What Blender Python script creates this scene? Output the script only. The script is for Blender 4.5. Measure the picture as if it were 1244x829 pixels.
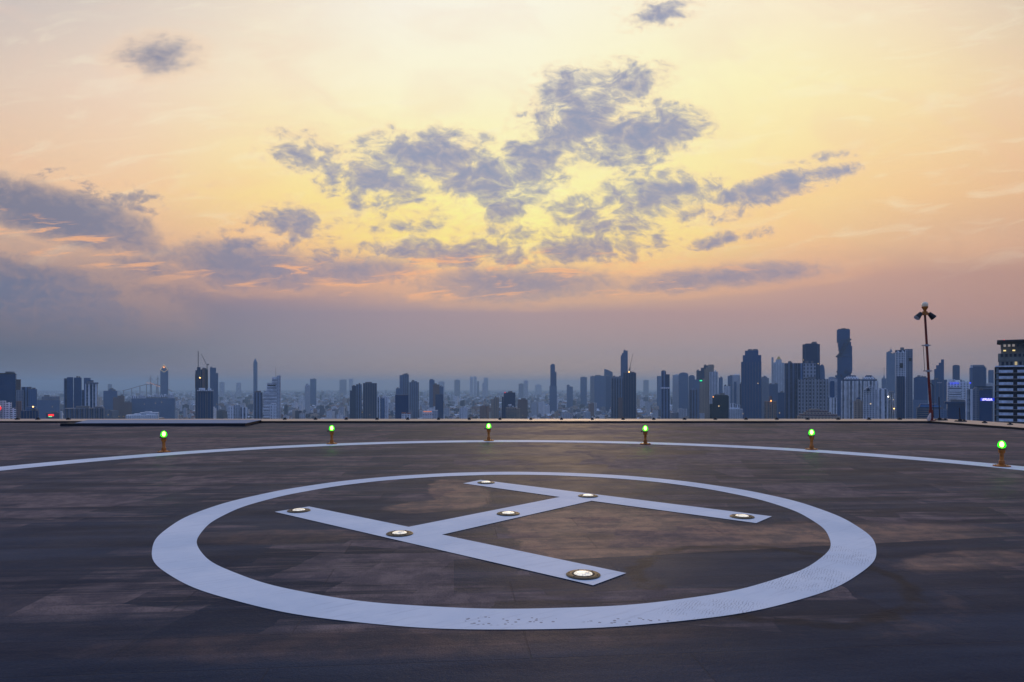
import bpy, bmesh, math, random
import numpy as np
from mathutils import Vector
R = math.radians
for o in list(bpy.data.objects): bpy.data.objects.remove(o)
sc = bpy.context.scene
col = sc.collection

# ------------------------------------------------------------------ camera
# all distances in metres; the deck is z = 0, the eye 1.5 m above it, the city streets 150 m below
F, EYE, HOR = 806.0, 1.5, 469.0      # focal length and eye level measured in the photograph (1244 px wide)
GZ = -150.0
cam = bpy.data.cameras.new('camera'); co = bpy.data.objects.new('camera', cam); col.objects.link(co)
co.location = (0, 0, EYE); co.rotation_euler = (R(90), 0, 0)
cam.sensor_width = 36; cam.lens = 36*F/1244; cam.shift_y = (HOR-414.5)/1244
cam.clip_start = 0.05; cam.clip_end = 90000
sc.camera = co
sc.view_settings.view_transform = 'Standard'; sc.view_settings.look = 'None'
sc.view_settings.exposure = 0.0; sc.view_settings.gamma = 1; sc.view_settings.use_curve_mapping = False
sc.cycles.use_denoising = True
sc.cycles.volume_bounces = 1; sc.cycles.max_bounces = 6; sc.cycles.transparent_max_bounces = 8
sc.cycles.sample_clamp_indirect = 4.0
try: sc.cycles.denoiser = 'OPENIMAGEDENOISE'
except Exception: pass

def lin(c):
    return tuple((x/255/12.92 if x/255 <= .04045 else ((x/255+.055)/1.055)**2.4) for x in c)

# ------------------------------------------------------------------ node helpers
class G:
    def __init__(s, nt): s.nt = nt
    def n(s, t, **kw):
        x = s.nt.nodes.new(t)
        for k, v in kw.items(): setattr(x, k, v)
        return x
    def put(s, sock, v):
        if hasattr(v, 'is_linked') or isinstance(v, bpy.types.NodeSocket): s.nt.links.new(v, sock)
        elif isinstance(v, (tuple, list)) and sock.type == 'RGBA' and len(v) == 3: sock.default_value = (*v, 1)
        else: sock.default_value = v
    def m(s, op, a, b=0.0, c=0.0, clamp=False):
        x = s.n('ShaderNodeMath', operation=op, use_clamp=clamp)
        s.put(x.inputs[0], a); s.put(x.inputs[1], b); s.put(x.inputs[2], c)
        return x.outputs[0]
    def ss(s, v, lo, hi, a=0.0, b=1.0, smooth=True):
        x = s.n('ShaderNodeMapRange'); x.interpolation_type = 'SMOOTHSTEP' if smooth else 'LINEAR'
        s.put(x.inputs[0], v)
        for i, q in enumerate((lo, hi, a, b)): s.put(x.inputs[i+1], q)
        return x.outputs[0]
    def mix(s, f, a, b, mode='MIX'):
        x = s.n('ShaderNodeMix', data_type='RGBA', blend_type=mode)
        s.put(x.inputs['Factor'], f); s.put(x.inputs[6], a); s.put(x.inputs[7], b)
        return x.outputs[2]
    def xyz(s, a=0.0, b=0.0, c=0.0):
        x = s.n('ShaderNodeCombineXYZ')
        for i, q in enumerate((a, b, c)): s.put(x.inputs[i], q)
        return x.outputs[0]
    def sep(s, v):
        x = s.n('ShaderNodeSeparateXYZ'); s.put(x.inputs[0], v); return x.outputs
    def noise(s, vec, scale, detail=4, rough=.5, dist=0.0):
        x = s.n('ShaderNodeTexNoise'); s.put(x.inputs['Vector'], vec)
        x.inputs['Scale'].default_value = scale; x.inputs['Detail'].default_value = detail
        x.inputs['Roughness'].default_value = rough; x.inputs['Distortion'].default_value = dist
        return x.outputs[0]
    def map(s, vec, loc=(0,0,0), rot=(0,0,0), sca=(1,1,1), t='TEXTURE'):
        x = s.n('ShaderNodeMapping', vector_type=t); s.put(x.inputs[0], vec)
        x.inputs[1].default_value = loc; x.inputs[2].default_value = rot; x.inputs[3].default_value = sca
        return x.outputs[0]
    def blob(s, vec, cx, cy, rx, ry, ang=0.0):
        """1 at the middle of a tilted ellipse, 0 at its rim"""
        x = s.n('ShaderNodeTexGradient', gradient_type='SPHERICAL')
        s.put(x.inputs[0], s.map(vec, (cx, cy, 0), (0, 0, R(ang)), (rx, ry, 1)))
        return x.outputs[1]
    def ramp(s, f, stops, interp='LINEAR'):
        x = s.n('ShaderNodeValToRGB'); s.put(x.inputs[0], f); e = x.color_ramp.elements
        x.color_ramp.interpolation = interp
        for i, (p, c) in enumerate(stops):
            el = e[i] if i < 2 else e.new(p)
            el.position = p; el.color = (*c, 1)
        return x.outputs[0]

# ------------------------------------------------------------------ world: dusk sky, a function of direction only
w = bpy.data.worlds.new('World'); sc.world = w; w.use_nodes = True
w.node_tree.nodes.clear(); g = G(w.node_tree)
geo = g.n('ShaderNodeTexCoord').outputs['Generated']
x, y, z = g.sep(geo)
hyp = g.m('SQRT', g.m('ADD', g.m('MULTIPLY', x, x), g.m('MULTIPLY', y, y)))
yf = g.m('MAXIMUM', y, g.m('MAXIMUM', g.m('MULTIPLY', hyp, .70), .02))
az = g.m('ARCTAN2', x, y)                       # 0 = straight out over the city
azf = g.m('MULTIPLY_ADD', az, 1/(2*math.pi), .5)
tanel = g.m('DIVIDE', z, yf)
AZ = [math.atan((p-622)/F)/(2*math.pi)+.5 for p in (-60, 150, 320, 480, 640, 800, 960, 1120, 1300)]
# sky colours (display values) at nine azimuths for a set of heights above the horizon
ROWS = [  # tan(elevation), nine colours across the sunset, colour away from it
 (-.30, [(60,68,90)]*9, (52,62,92)),
 (.000, [(100,105,118),(120,115,123),(138,127,128),(152,137,132),(164,145,134),(166,146,134),(168,144,132),(164,139,128),(154,133,122)], (98,132,196)),
 (.022, [(97,102,117),(119,115,125),(142,131,134),(163,145,138),(172,151,138),(175,152,139),(175,149,137),(169,143,132),(157,135,124)], (98,133,198)),
 (.050, [(92,99,117),(112,114,127),(140,135,144),(156,145,150),(164,150,151),(166,150,150),(167,150,151),(162,144,143),(150,133,131)], (100,134,200)),
 (.110, [(100,103,122),(122,119,136),(146,136,149),(166,147,154),(178,153,154),(182,152,150),(184,152,148),(184,148,140),(180,142,132)], (102,136,202)),
 (.170, [(114,117,139),(140,132,146),(186,150,148),(238,184,144),(250,206,145),(244,194,145),(212,168,148),(196,156,142),(188,148,134)], (104,138,204)),
 (.220, [(176,154,148),(220,180,152),(248,202,146),(255,230,142),(255,243,150),(255,230,148),(246,204,150),(226,184,148),(210,168,144)], (106,140,206)),
 (.290, [(230,190,156),(244,206,162),(253,224,156),(255,242,154),(255,251,178),(255,243,166),(253,220,156),(246,204,152),(228,184,146)], (108,142,208)),
 (.360, [(230,196,168),(244,212,178),(253,232,178),(254,243,184),(254,246,188),(254,243,180),(254,232,172),(249,216,162),(236,194,156)], (110,144,208)),
 (.460, [(224,202,184),(240,216,194),(250,234,202),(254,247,214),(254,248,214),(254,248,200),(254,242,190),(250,228,180),(236,204,168)], (112,146,208)),
 (.590, [(200,190,188),(220,208,198),(240,226,208),(250,244,230),(252,248,230),(252,244,218),(252,238,208),(244,224,196),(218,200,180)], (114,148,208)),
 (.850, [(160,168,196),(172,176,200),(192,192,206),(208,206,212),(214,210,214),(212,208,212),(206,202,208),(192,190,202),(176,178,198)], (118,150,210)),
 (1.40, [(136,164,214)]*9, (124,154,208)),
 (4.00, [(124,156,218)]*9, (122,154,214)),
]
def row(cs, back):
    b = lin(back); st = [(.0, b), (.22, b)] + [(AZ[i], lin(c)) for i, c in enumerate(cs)] + [(.78, b), (1.0, b)]
    return g.ramp(azf, st, 'LINEAR')
sky = row(*ROWS[0][1:])
for i in range(1, len(ROWS)):
    sky = g.mix(g.ss(tanel, ROWS[i-1][0], ROWS[i][0], smooth=False), sky, row(*ROWS[i][1:]))
# clouds: banks laid out by direction, broken up by noise
U = g.m('DIVIDE', x, yf); P = g.xyz(U, tanel, 0)
def D(px, py, rx, ry, a=0): return ((px-622)/F, (HOR-py)/F, rx/F, ry/F, -a)
def cover(L):
    c = None
    for px_, py_, rx_, ry_, a_, wt in L:
        b = g.m('MULTIPLY', g.blob(P, *D(px_, py_, rx_, ry_, a_)), wt)
        c = b if c is None else g.m('MAXIMUM', c, b)
    return c
PUFF = [ # px, py, half width, half height, tilt, weight
 (705,140,120,75,-30,.95),(650,200,75,60,-10,1.05),(775,165,115,55,-8,1.05),(745,100,100,45,-10,.70),(690,110,80,45,0,.7),(800,14,80,36,-12,.55),
 (800,235,110,48,-6,.95),(525,190,140,50,4,1.0),(460,222,110,50,12,.9),(590,215,95,50,0,.95),(612,245,70,42,0,.75),(410,205,70,30,0,.6),
 (368,188,90,42,14,.62),(358,272,85,36,8,.85),(940,227,140,22,-13,1.1),(900,240,90,26,-10,.8),(880,291,90,18,-8,.72),
 (700,302,190,30,-3,.85),(560,310,180,34,3,.85),(700,258,80,34,0,.70),(755,275,110,30,-6,.66),(645,282,110,24,0,.62),(850,255,90,30,0,.62),
 (430,325,140,34,4,.72),(300,300,110,30,6,.7),(130,235,150,34,14,.45),(1010,190,90,14,-10,.42),(500,275,150,30,4,.45)]
SOFT = [
 (60,258,215,50,15,1.45),(150,292,150,28,12,.8),(10,235,120,30,14,.75),(-30,350,330,80,10,1.2),(290,320,170,48,6,1.1),(630,345,240,40,0,1.05),(880,337,240,28,-5,.95),(430,328,170,32,0,.95),(740,300,130,22,-6,.55),
 (193,70,92,44,0,.85),(1000,300,60,9,0,.4),(975,322,110,12,-3,.45),(170,325,170,42,10,.6),(560,195,150,50,0,.42),(690,165,120,80,-30,.50),(790,240,90,60,0,.34),(345,185,70,40,10,.34),(1160,300,200,40,-4,.25)]
Pn = g.map(P, sca=(1.0, 1/1.55, 1), t='TEXTURE')
warp = g.noise(Pn, 9.0, 3, .5)
Pw = g.n('ShaderNodeVectorMath', operation='ADD'); g.put(Pw.inputs[0], Pn); g.put(Pw.inputs[1], g.xyz(g.m('MULTIPLY', warp, .07), g.m('MULTIPLY', warp, -.06), 0))
Pw = Pw.outputs[0]
def cen(n, k): return g.m('MULTIPLY', g.m('SUBTRACT', n, .5), k)
big = g.noise(Pw, 8.0, 3, .5)
mid = g.noise(Pw, 22.0, 4, .55, .5)
fine = g.noise(Pw, 52.0, 9, .62, .3)
nz = g.m('ADD', g.m('ADD', cen(big, 1.1), cen(mid, 2.6)), cen(fine, 1.9))
cp = cover(PUFF); cs = cover(SOFT)
bp_ = g.m('ADD', g.m('MULTIPLY', g.m('POWER', cp, .7), 1.45), g.m('MULTIPLY', nz, g.ss(cp, .0, .25, .0, .72)))
dp_ = g.ss(bp_, .27, 1.30)
bs_ = g.m('ADD', g.m('MULTIPLY', cs, 1.7), g.m('MULTIPLY', g.m('ADD', cen(big, 1.0), g.m('ADD', cen(mid, .7), cen(fine, .75))), g.ss(cs, .0, .3, .0, .9)))
ds_ = g.ss(bs_, .05, 1.5)
# thin mackerel wisps low over the glow
wis = g.noise(g.map(P, rot=(0,0,R(8)), sca=(1, .36, 1)), 34, 7, .64, .5)
wm = g.m('MAXIMUM', g.blob(P, *D(600, 290, 460, 95)), g.m('MULTIPLY', g.blob(P, *D(120, 240, 300, 90, 12)), .8))
wisd = g.m('MULTIPLY', g.ss(wis, .46, .74), g.m('MULTIPLY', g.ss(wm, 0, .4), .36))
dens = g.m('MAXIMUM', g.m('MAXIMUM', dp_, g.m('MULTIPLY', ds_, .95)), wisd)
low = g.ss(tanel, .12, .34)
edge = g.mix(low, lin((253,190,134)), lin((250,212,174)))
core = g.mix(low, lin((152,144,160)), lin((146,154,182)))
core = g.mix(g.ss(azf, AZ[0], AZ[3], .9, 0), core, lin((112,118,142)))
thick = g.ss(g.m('ADD', g.m('MAXIMUM', bp_, bs_), cen(fine, 1.6)), .7, 1.9)
core = g.mix(thick, g.mix(.18, core, edge), g.mix(.05, core, (.13,.17,.30)))
cloudc = g.mix(g.ss(dens, .05, .72), edge, core)
# clouds fade into the murk above the horizon
fade = g.ss(tanel, .045, .165)
# high thin veils that tint the clear sky
vl = g.noise(g.map(P, rot=(0,0,R(-14)), sca=(1.0, .42, 1)), 4.2, 6, .55, 1.2)
vl2 = g.noise(g.map(P, rot=(0,0,R(10)), sca=(1.0, .22, 1)), 9.0, 6, .58, .8)
hi = g.m('MULTIPLY', g.ss(tanel, .13, .25), g.m('MULTIPLY', g.ss(vl, .44, .68), .20))
sky = g.mix(hi, sky, g.mix(g.ss(tanel, .2, .5), lin((250,186,140)), lin((240,206,186))))
sky = g.mix(g.m('MULTIPLY', g.ss(tanel, .13, .25), g.m('MULTIPLY', g.ss(vl2, .50, .72), .22)), sky, lin((255,250,222)))
op = g.m('POWER', dens, .86)
# low gaps between the layers where the glow catches their undersides
lg = g.noise(g.map(P, rot=(0,0,R(3)), sca=(1.0, .16, 1)), 11.0, 6, .6, .6)
lm = g.m('MULTIPLY', g.ss(lg, .52, .66), g.ss(g.m('MAXIMUM', g.blob(P, *D(560, 335, 460, 40)), g.blob(P, *D(60, 290, 220, 30, 14))), .0, .45))
cloudc = g.mix(g.m('MULTIPLY', lm, .75), cloudc, lin((255,186,134)))
sky = g.mix(g.m('MULTIPLY', lm, .5), sky, lin((255,190,138)))
skyc = g.mix(g.m('MULTIPLY', g.m('MULTIPLY', op, fade), .95), sky, cloudc)
bg = g.n('ShaderNodeBackground'); g.put(bg.inputs[0], skyc); bg.inputs[1].default_value = 1.0
g.nt.links.new(bg.outputs[0], g.n('ShaderNodeOutputWorld').inputs[0])
w.cycles.sampling_method = 'MANUAL'; w.cycles.sample_map_resolution = 512

# the sun sits behind the cloud bank out over the city
sl = bpy.data.lights.new('sun', 'SUN'); sl.energy = 0.25; sl.angle = R(14); sl.color = (1, .66, .38)
so = bpy.data.objects.new('sun', sl); col.objects.link(so)
so.rotation_euler = Vector((-(690-622)/F, -1, -(HOR-240)/F)).to_track_quat('-Z', 'Y').to_euler()

# ------------------------------------------------------------------ materials
def mat(name):
    m = bpy.data.materials.new(name); m.use_nodes = True; m.node_tree.nodes.clear()
    g = G(m.node_tree); b = g.n('ShaderNodeBsdfPrincipled')
    g.nt.links.new(b.outputs[0], g.n('ShaderNodeOutputMaterial').inputs[0])
    return m, g, b
_c = {}
def simple(name, c, rough=.7, metal=0.0, var=.25, scale=3.0, emit=None, es=0.0):
    if name in _c: return _c[name]
    m, g, b = mat(name)
    t = g.n('ShaderNodeTexCoord').outputs['Object']
    n = g.noise(t, scale, 5, .6)
    g.put(b.inputs['Base Color'], g.mix(g.ss(n, .3, .7), tuple(q*(1-var) for q in c), tuple(min(1, q*(1+var)) for q in c)))
    g.put(b.inputs['Roughness'], g.ss(n, .2, .8, max(.05, rough-.1), min(1, rough+.1)))
    b.inputs['Metallic'].default_value = metal
    if emit: g.put(b.inputs['Emission Color'], emit); b.inputs['Emission Strength'].default_value = es
    _c[name] = m; return m

def facade_group():
    nt = bpy.data.node_groups.new('facade', 'ShaderNodeTree')
    I = nt.interface
    for n_, t_, d_ in (('Wall','NodeSocketColor',(.3,.3,.3,1)),('Glass','NodeSocketColor',(.04,.06,.09,1)),('Bay','NodeSocketFloat',3.0),
                       ('Floor','NodeSocketFloat',3.3),('WinU','NodeSocketFloat',.6),('WinV','NodeSocketFloat',.55),('Lit','NodeSocketFloat',.01),('Seed','NodeSocketFloat',0.0)):
        s = I.new_socket(n_, in_out='INPUT', socket_type=t_); s.default_value = d_
    I.new_socket('Shader', in_out='OUTPUT', socket_type='NodeSocketShader')
    g = G(nt); gi = g.n('NodeGroupInput').outputs; go = g.n('NodeGroupOutput')
    u, v, _ = g.sep(g.n('ShaderNodeUVMap').outputs[0])
    ub = g.m('DIVIDE', u, gi['Bay']); vb = g.m('DIVIDE', v, gi['Floor'])
    mu = g.m('LESS_THAN', g.m('ABSOLUTE', g.m('SUBTRACT', g.m('FRACT', ub), .5)), g.m('MULTIPLY', gi['WinU'], .5))
    mv = g.m('LESS_THAN', g.m('ABSOLUTE', g.m('SUBTRACT', g.m('FRACT', vb), .5)), g.m('MULTIPLY', gi['WinV'], .5))
    win = g.m('MULTIPLY', mu, mv)
    wn = g.n('ShaderNodeTexWhiteNoise', noise_dimensions='3D')
    g.put(wn.inputs[0], g.xyz(g.m('FLOOR', ub), g.m('FLOOR', vb), gi['Seed']))
    r = wn.outputs[0]
    lit = g.m('MULTIPLY', g.m('LESS_THAN', r, gi['Lit']), win)
    wcol = g.mix(1.0, gi['Wall'], g.mix(g.noise(g.map(g.n('ShaderNodeTexCoord').outputs['Object'], sca=(1, 1, 3)), .06, 5, .6), (.72,.74,.76), (1.25,1.22,1.2)), 'MULTIPLY')
    gcol = g.mix(g.m('MULTIPLY', r, .6), gi['Glass'], g.mix(.65, gi['Wall'], gi['Glass']))
    b = g.n('ShaderNodeBsdfPrincipled')
    g.put(b.inputs['Base Color'], g.mix(win, wcol, gcol))
    g.put(b.inputs['Roughness'], g.m('SUBTRACT', .85, g.m('MULTIPLY', win, .5)))
    b.inputs['Specular IOR Level'].default_value = .22
    g.put(b.inputs['Emission Color'], (1, .72, .36)); g.put(b.inputs['Emission Strength'], g.m('MULTIPLY', lit, .9))
    nt.links.new(b.outputs[0], go.inputs[0])
    return nt
FG = facade_group()
def facade(name, wall, glass, bay=3.2, floor=3.3, wu=.6, wv=.55, lit=.0012):
    if name in _c: return _c[name]
    m = bpy.data.materials.new(name); m.use_nodes = True; m.node_tree.nodes.clear(); g = G(m.node_tree)
    n = g.n('ShaderNodeGroup'); n.node_tree = FG
    for k, v in dict(Wall=wall, Glass=glass, Bay=bay, Floor=floor, WinU=wu, WinV=wv, Lit=lit, Seed=float(len(_c))).items(): g.put(n.inputs[k], v)
    g.nt.links.new(n.outputs[0], g.n('ShaderNodeOutputMaterial').inputs[0])
    _c[name] = m; return m
GL = (.010, .050, .125)
FM = dict(
 navy=facade('navy glass', (.004,.045,.135), (.003,.045,.14), 3, 3.6, .85, .75),
 blue=facade('blue glass', (.022,.085,.21), (.006,.055,.165), 3, 3.5, .75, .65),
 slate=facade('slate wall', (.095,.165,.29), (.02,.08,.19), 4, 3.3, .55, .5),
 dark=facade('dark wall', (.024,.055,.12), (.004,.028,.085), 4, 3.3, .6, .5),
 grey=facade('grey wall', (.23,.26,.32), GL, 4.2, 3.3, .6, .5),
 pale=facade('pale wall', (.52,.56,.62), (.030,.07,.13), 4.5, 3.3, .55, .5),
 white=facade('white wall', (.80,.84,.90), (.030,.065,.12), 5, 3.3, .6, .5),
 beige=facade('beige wall', (.36,.29,.23), (.05,.06,.09), 4.5, 3.3, .5, .5),
 brown=facade('brown wall', (.20,.135,.12), (.035,.045,.075), 4, 3.3, .5, .5),
 teal=facade('teal glass', (.014,.035,.048), (.008,.026,.042), 3, 3.6, .8, .7),
 rib=facade('ribbed wall', (.72,.77,.84), (.015,.045,.09), 7, 3.3, .55, 1.2),
 ribd=facade('dark ribbed wall', (.15,.23,.38), (.014,.035,.075), 8, 3.3, .6, 1.2),
 band=facade('banded wall', (.68,.73,.80), (.03,.055,.10), 200, 3.8, 1.2, .5),
 bandd=facade('dark banded wall', (.14,.18,.24), (.012,.032,.062), 200, 4, 1.2, .55),
 grid=facade('gridded concrete', (.36,.40,.47), (.010,.022,.045), 6.2, 7.0, .42, .62, .0008),
)
ROOF = simple('roof concrete', (.16,.165,.18), .9, scale=.1)
ROOFW = simple('pale roof', (.66,.69,.74), .85, scale=.1)
STEEL = simple('dark steel', (.03,.03,.035), .5, .4)
CRANE = simple('crane steel', (.10,.08,.08), .6, .3)
def glow(name, c, s):
    return simple(name, tuple(min(1, q) for q in c), .5, emit=c, es=s, var=.02)

# ------------------------------------------------------------------ mesh builder
class MB:
    def __init__(s): s.v = []; s.f = []; s.uv = []; s.mi = []
    def face(s, pts, uvs=None, mi=0):
        i = len(s.v); s.v += [tuple(p) for p in pts]; s.f.append(tuple(range(i, i+len(pts))))
        s.uv += uvs if uvs else [(0.02, 0.02)]*len(pts); s.mi.append(mi)
    def prism(s, poly, z0, z1, top=1.0, mi=0, mt=1, cap=True, shift=(0,0)):
        """poly counter-clockwise; walls get metre UVs"""
        cx = sum(p[0] for p in poly)/len(poly); cy = sum(p[1] for p in poly)/len(poly)
        up = [(cx+(p[0]-cx)*top+shift[0], cy+(p[1]-cy)*top+shift[1]) for p in poly]
        u = 0.0
        for i in range(len(poly)):
            a, b = poly[i], poly[(i+1) % len(poly)]; c, d = up[(i+1) % len(poly)], up[i]
            L = math.hypot(b[0]-a[0], b[1]-a[1])
            s.face([(a[0],a[1],z0),(b[0],b[1],z0),(c[0],c[1],z1),(d[0],d[1],z1)], [(u,0),(u+L,0),(u+L,z1-z0),(u,z1-z0)], mi); u += L
        if cap:
            if top > .02: s.face([(p[0],p[1],z1) for p in up], None, mt)
            s.face([(p[0],p[1],z0) for p in reversed(poly)], None, mt)
    def box(s, x0, x1, y0, y1, z0, z1, mi=0, mt=None, top=1.0):
        s.prism([(x0,y0),(x1,y0),(x1,y1),(x0,y1)], z0, z1, top, mi, mi if mt is None else mt)
    def cyl(s, cx, cy, r, z0, z1, n=16, top=1.0, mi=0, mt=None, ry=None):
        ry = ry or r
        s.prism([(cx+r*math.cos(2*math.pi*i/n), cy+ry*math.sin(2*math.pi*i/n)) for i in range(n)], z0, z1, top, mi, mi if mt is None else mt)
    def lathe(s, prof, n=24, cx=0, cy=0, mi=0):
        for (r0, z0), (r1, z1) in zip(prof, prof[1:]):
            for i in range(n):
                a, b = 2*math.pi*i/n, 2*math.pi*(i+1)/n
                q = [(cx+r0*math.cos(a),cy+r0*math.sin(a),z0),(cx+r0*math.cos(b),cy+r0*math.sin(b),z0),(cx+r1*math.cos(b),cy+r1*math.sin(b),z1),(cx+r1*math.cos(a),cy+r1*math.sin(a),z1)]
                if r0 < 1e-6: q = [q[0], q[2], q[3]]
                elif r1 < 1e-6: q = q[:3]
                s.face(q, None, mi)
    def bar(s, a, b, r, n=8, mi=0, r2=None):
        a, b = Vector(a), Vector(b); d = (b-a).normalized(); r2 = r if r2 is None else r2
        e = d.cross(Vector((0,0,1))) if abs(d.z) < .9 else d.cross(Vector((0,1,0)))
        e.normalize(); f = d.cross(e)
        A = [a+(e*math.cos(t)+f*math.sin(t))*r for t in [2*math.pi*i/n for i in range(n)]]
        B = [b+(e*math.cos(t)+f*math.sin(t))*r2 for t in [2*math.pi*i/n for i in range(n)]]
        for i in range(n): j = (i+1) % n; s.face([A[i], B[i], B[j], A[j]], None, mi)
        s.face(A, None, mi); s.face(B[::-1], None, mi)
    def build(s, name, mats, parent=None, smooth=False):
        me = bpy.data.meshes.new(name); me.from_pydata(s.v, [], s.f)
        uvl = me.uv_layers.new(name='UVMap'); uvl.data.foreach_set('uv', [q for p in s.uv for q in p])
        me.polygons.foreach_set('material_index', s.mi)
        for m in (mats if isinstance(mats, (list, tuple)) else [mats]): me.materials.append(m)
        if smooth:
            bm = bmesh.new(); bm.from_mesh(me); bmesh.ops.remove_doubles(bm, verts=bm.verts, dist=1e-5)
            bmesh.ops.recalc_face_normals(bm, faces=bm.faces)
            bm.to_mesh(me); bm.free()
            me.polygons.foreach_set('use_smooth', [True]*len(me.polygons)); me.set_sharp_from_angle(angle=R(35))
        me.update(); o = bpy.data.objects.new(name, me); col.objects.link(o); o.parent = parent
        return o
def tag(o, label=None, cat=None, group=None, kind=None):
    if label: o['label'] = label
    if cat: o['category'] = cat
    if group: o['group'] = group
    if kind: o['kind'] = kind
    return o
def empty(name, loc, rz=0.0):
    o = bpy.data.objects.new(name, None); col.objects.link(o); o.location = loc; o.rotation_euler = (0,0,rz); o.empty_display_size = .2
    return o
def copy_tree(o, parent=None):
    c = o.copy(); col.objects.link(c); c.parent = parent
    for ch in list(o.children): copy_tree(ch, c)
    return c
def gnd(px, py, z=0.0):
    d = (EYE-z)*F/(py-HOR); return ((px-622)/F*d, d)
def X(px, d): return (px-622)/F*d
def Z(py, d): return EYE+(HOR-py)/F*d

# ------------------------------------------------------------------ ground far below
m, g_, b_ = mat('city ground')
t = g_.n('ShaderNodeTexCoord').outputs['Object']
n1 = g_.noise(t, .004, 8, .65); n2 = g_.noise(t, .03, 5, .6)
g_.put(b_.inputs['Base Color'], g_.mix(g_.ss(n2, .42, .58), g_.mix(g_.ss(n1, .45, .58), (.018,.030,.026), (.045,.048,.055)), (.10,.10,.105)))
b_.inputs['Roughness'].default_value = .95
gm = MB(); gm.face([(-24000,-3000,GZ),(24000,-3000,GZ),(24000,24000,GZ),(-24000,24000,GZ)])
tag(gm.build('ground', m), kind='structure')

# haze: one closed box of even air
hm = bpy.data.materials.new('haze air'); hm.use_nodes = True; hm.node_tree.nodes.clear(); g_ = G(hm.node_tree)
pv = g_.n('ShaderNodeVolumePrincipled'); pv.inputs['Color'].default_value = (.55, .79, .98, 1); pv.inputs['Density'].default_value = 0.92e-4
pv.inputs['Anisotropy'].default_value = .25
g_.nt.links.new(pv.outputs[0], g_.n('ShaderNodeOutputMaterial').inputs[1])
hb = MB(); hb.box(-25000, 25000, -4000, 25000, GZ-1, 185)
tag(hb.build('haze', hm), kind='stuff')

# ------------------------------------------------------------------ deck
DY, LEDGE, DXR, DXL = 26.9, 28.9, 16.95, -34.0
m, g, b = mat('deck membrane')
t = g.n('ShaderNodeTexCoord').outputs['Object']
tr = g.map(t, rot=(0, 0, R(5.0))); tq = g.map(t, rot=(0, 0, R(11.0)))
def brick(vec, sc_, w_, h_, off, mortar=.0):
    br = g.n('ShaderNodeTexBrick'); g.put(br.inputs['Vector'], vec); br.inputs['Scale'].default_value = sc_
    br.offset = off; br.inputs['Brick Width'].default_value = w_; br.inputs['Row Height'].default_value = h_
    br.inputs['Mortar Size'].default_value = mortar; br.inputs['Mortar Smooth'].default_value = .3
    br.inputs['Color1'].default_value = (0,0,0,1); br.inputs['Color2'].default_value = (1,1,1,1); br.inputs['Mortar'].default_value = (.5,.5,.5,1)
    return br.outputs['Color'], br.outputs['Fac']
sheet, _ = brick(tr, 1.0, 4.6, .96, .37)
sheet2, seam = brick(g.map(t, loc=(.4,.3,0), rot=(0,0,R(5.0))), 1.0, 2.3, .48, .61, .006)
streak = g.noise(g.map(tr, sca=(3.2, .34, 1)), 1.0, 7, .60)
streakf = g.noise(g.map(tr, sca=(1.6, .10, 1)), 1.0, 6, .62)
patch = g.noise(tr, .33, 7, .60, .6)
dust = g.noise(t, 1.3, 8, .68)
grain = g.noise(t, 90, 3, .7)
grain2 = g.noise(t, 22, 5, .7)
# roller lengths: the same noise sampled once per stroke gives stepped, straight edged patches
sn = g.n('ShaderNodeVectorMath', operation='SNAP'); g.put(sn.inputs[0], g.n('ShaderNodeVectorMath', operation='ADD').outputs[0])
_ad = sn.inputs[0].links[0].from_node; g.put(_ad.inputs[0], g.map(t, rot=(0,0,R(-14)))); g.put(_ad.inputs[1], g.xyz(g.m('MULTIPLY', g.m('SUBTRACT', dust, .5), .25), g.m('MULTIPLY', g.m('SUBTRACT', dust, .5), .12), 0))
sn.inputs[1].default_value = (.62, .27, 1)
blockn = g.noise(sn.outputs[0], .55, 5, .65)
sv = g.m('ADD', g.m('MULTIPLY', g.m('SUBTRACT', sheet, .5), .70), g.m('ADD', g.m('MULTIPLY', g.m('SUBTRACT', sheet2, .5), .45), g.m('MULTIPLY', g.m('SUBTRACT', blockn, .5), 3.3)))
bs = g.m('ADD', g.m('ADD', sv, g.m('MULTIPLY', g.m('SUBTRACT', streak, .5), 1.3)), g.m('MULTIPLY', g.m('SUBTRACT', patch, .5), 1.3))
bs = g.m('ADD', bs, g.m('MULTIPLY', g.m('SUBTRACT', streakf, .5), 1.7))
bs = g.m('ADD', bs, g.m('MULTIPLY', g.m('SUBTRACT', dust, .5), .6))
tx, ty, _z = g.sep(tr)
# newer near sheets, dustier far edge, plus grazing sky gloss painted into the colour
dust_gloss = g.ss(ty, 2.5, 13, -.26, .10)
brown = g.m('MULTIPLY', g.ss(g.m('ADD', bs, dust_gloss), -.14, .44), .80)
# part staining, part painted warm reflection: the big brown patch inside the H with its straight lower edge, and the stepped strip left of the crossbar
def gl(px, py): return gnd(px, py)
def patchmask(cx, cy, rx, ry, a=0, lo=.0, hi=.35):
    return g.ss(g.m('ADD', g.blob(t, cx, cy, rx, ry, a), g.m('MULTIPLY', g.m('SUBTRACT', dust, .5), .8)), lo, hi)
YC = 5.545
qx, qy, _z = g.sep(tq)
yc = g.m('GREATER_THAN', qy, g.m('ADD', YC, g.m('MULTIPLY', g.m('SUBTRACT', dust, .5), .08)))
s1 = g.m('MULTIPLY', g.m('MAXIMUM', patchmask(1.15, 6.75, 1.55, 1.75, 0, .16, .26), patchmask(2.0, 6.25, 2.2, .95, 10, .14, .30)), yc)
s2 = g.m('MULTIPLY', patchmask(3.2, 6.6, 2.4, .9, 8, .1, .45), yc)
s3 = g.m('MAXIMUM', patchmask(-.75, 9.4, .50, 1.5, 12, .14, .26), patchmask(-.95, 8.3, .85, .5, 20, .14, .28))
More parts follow.
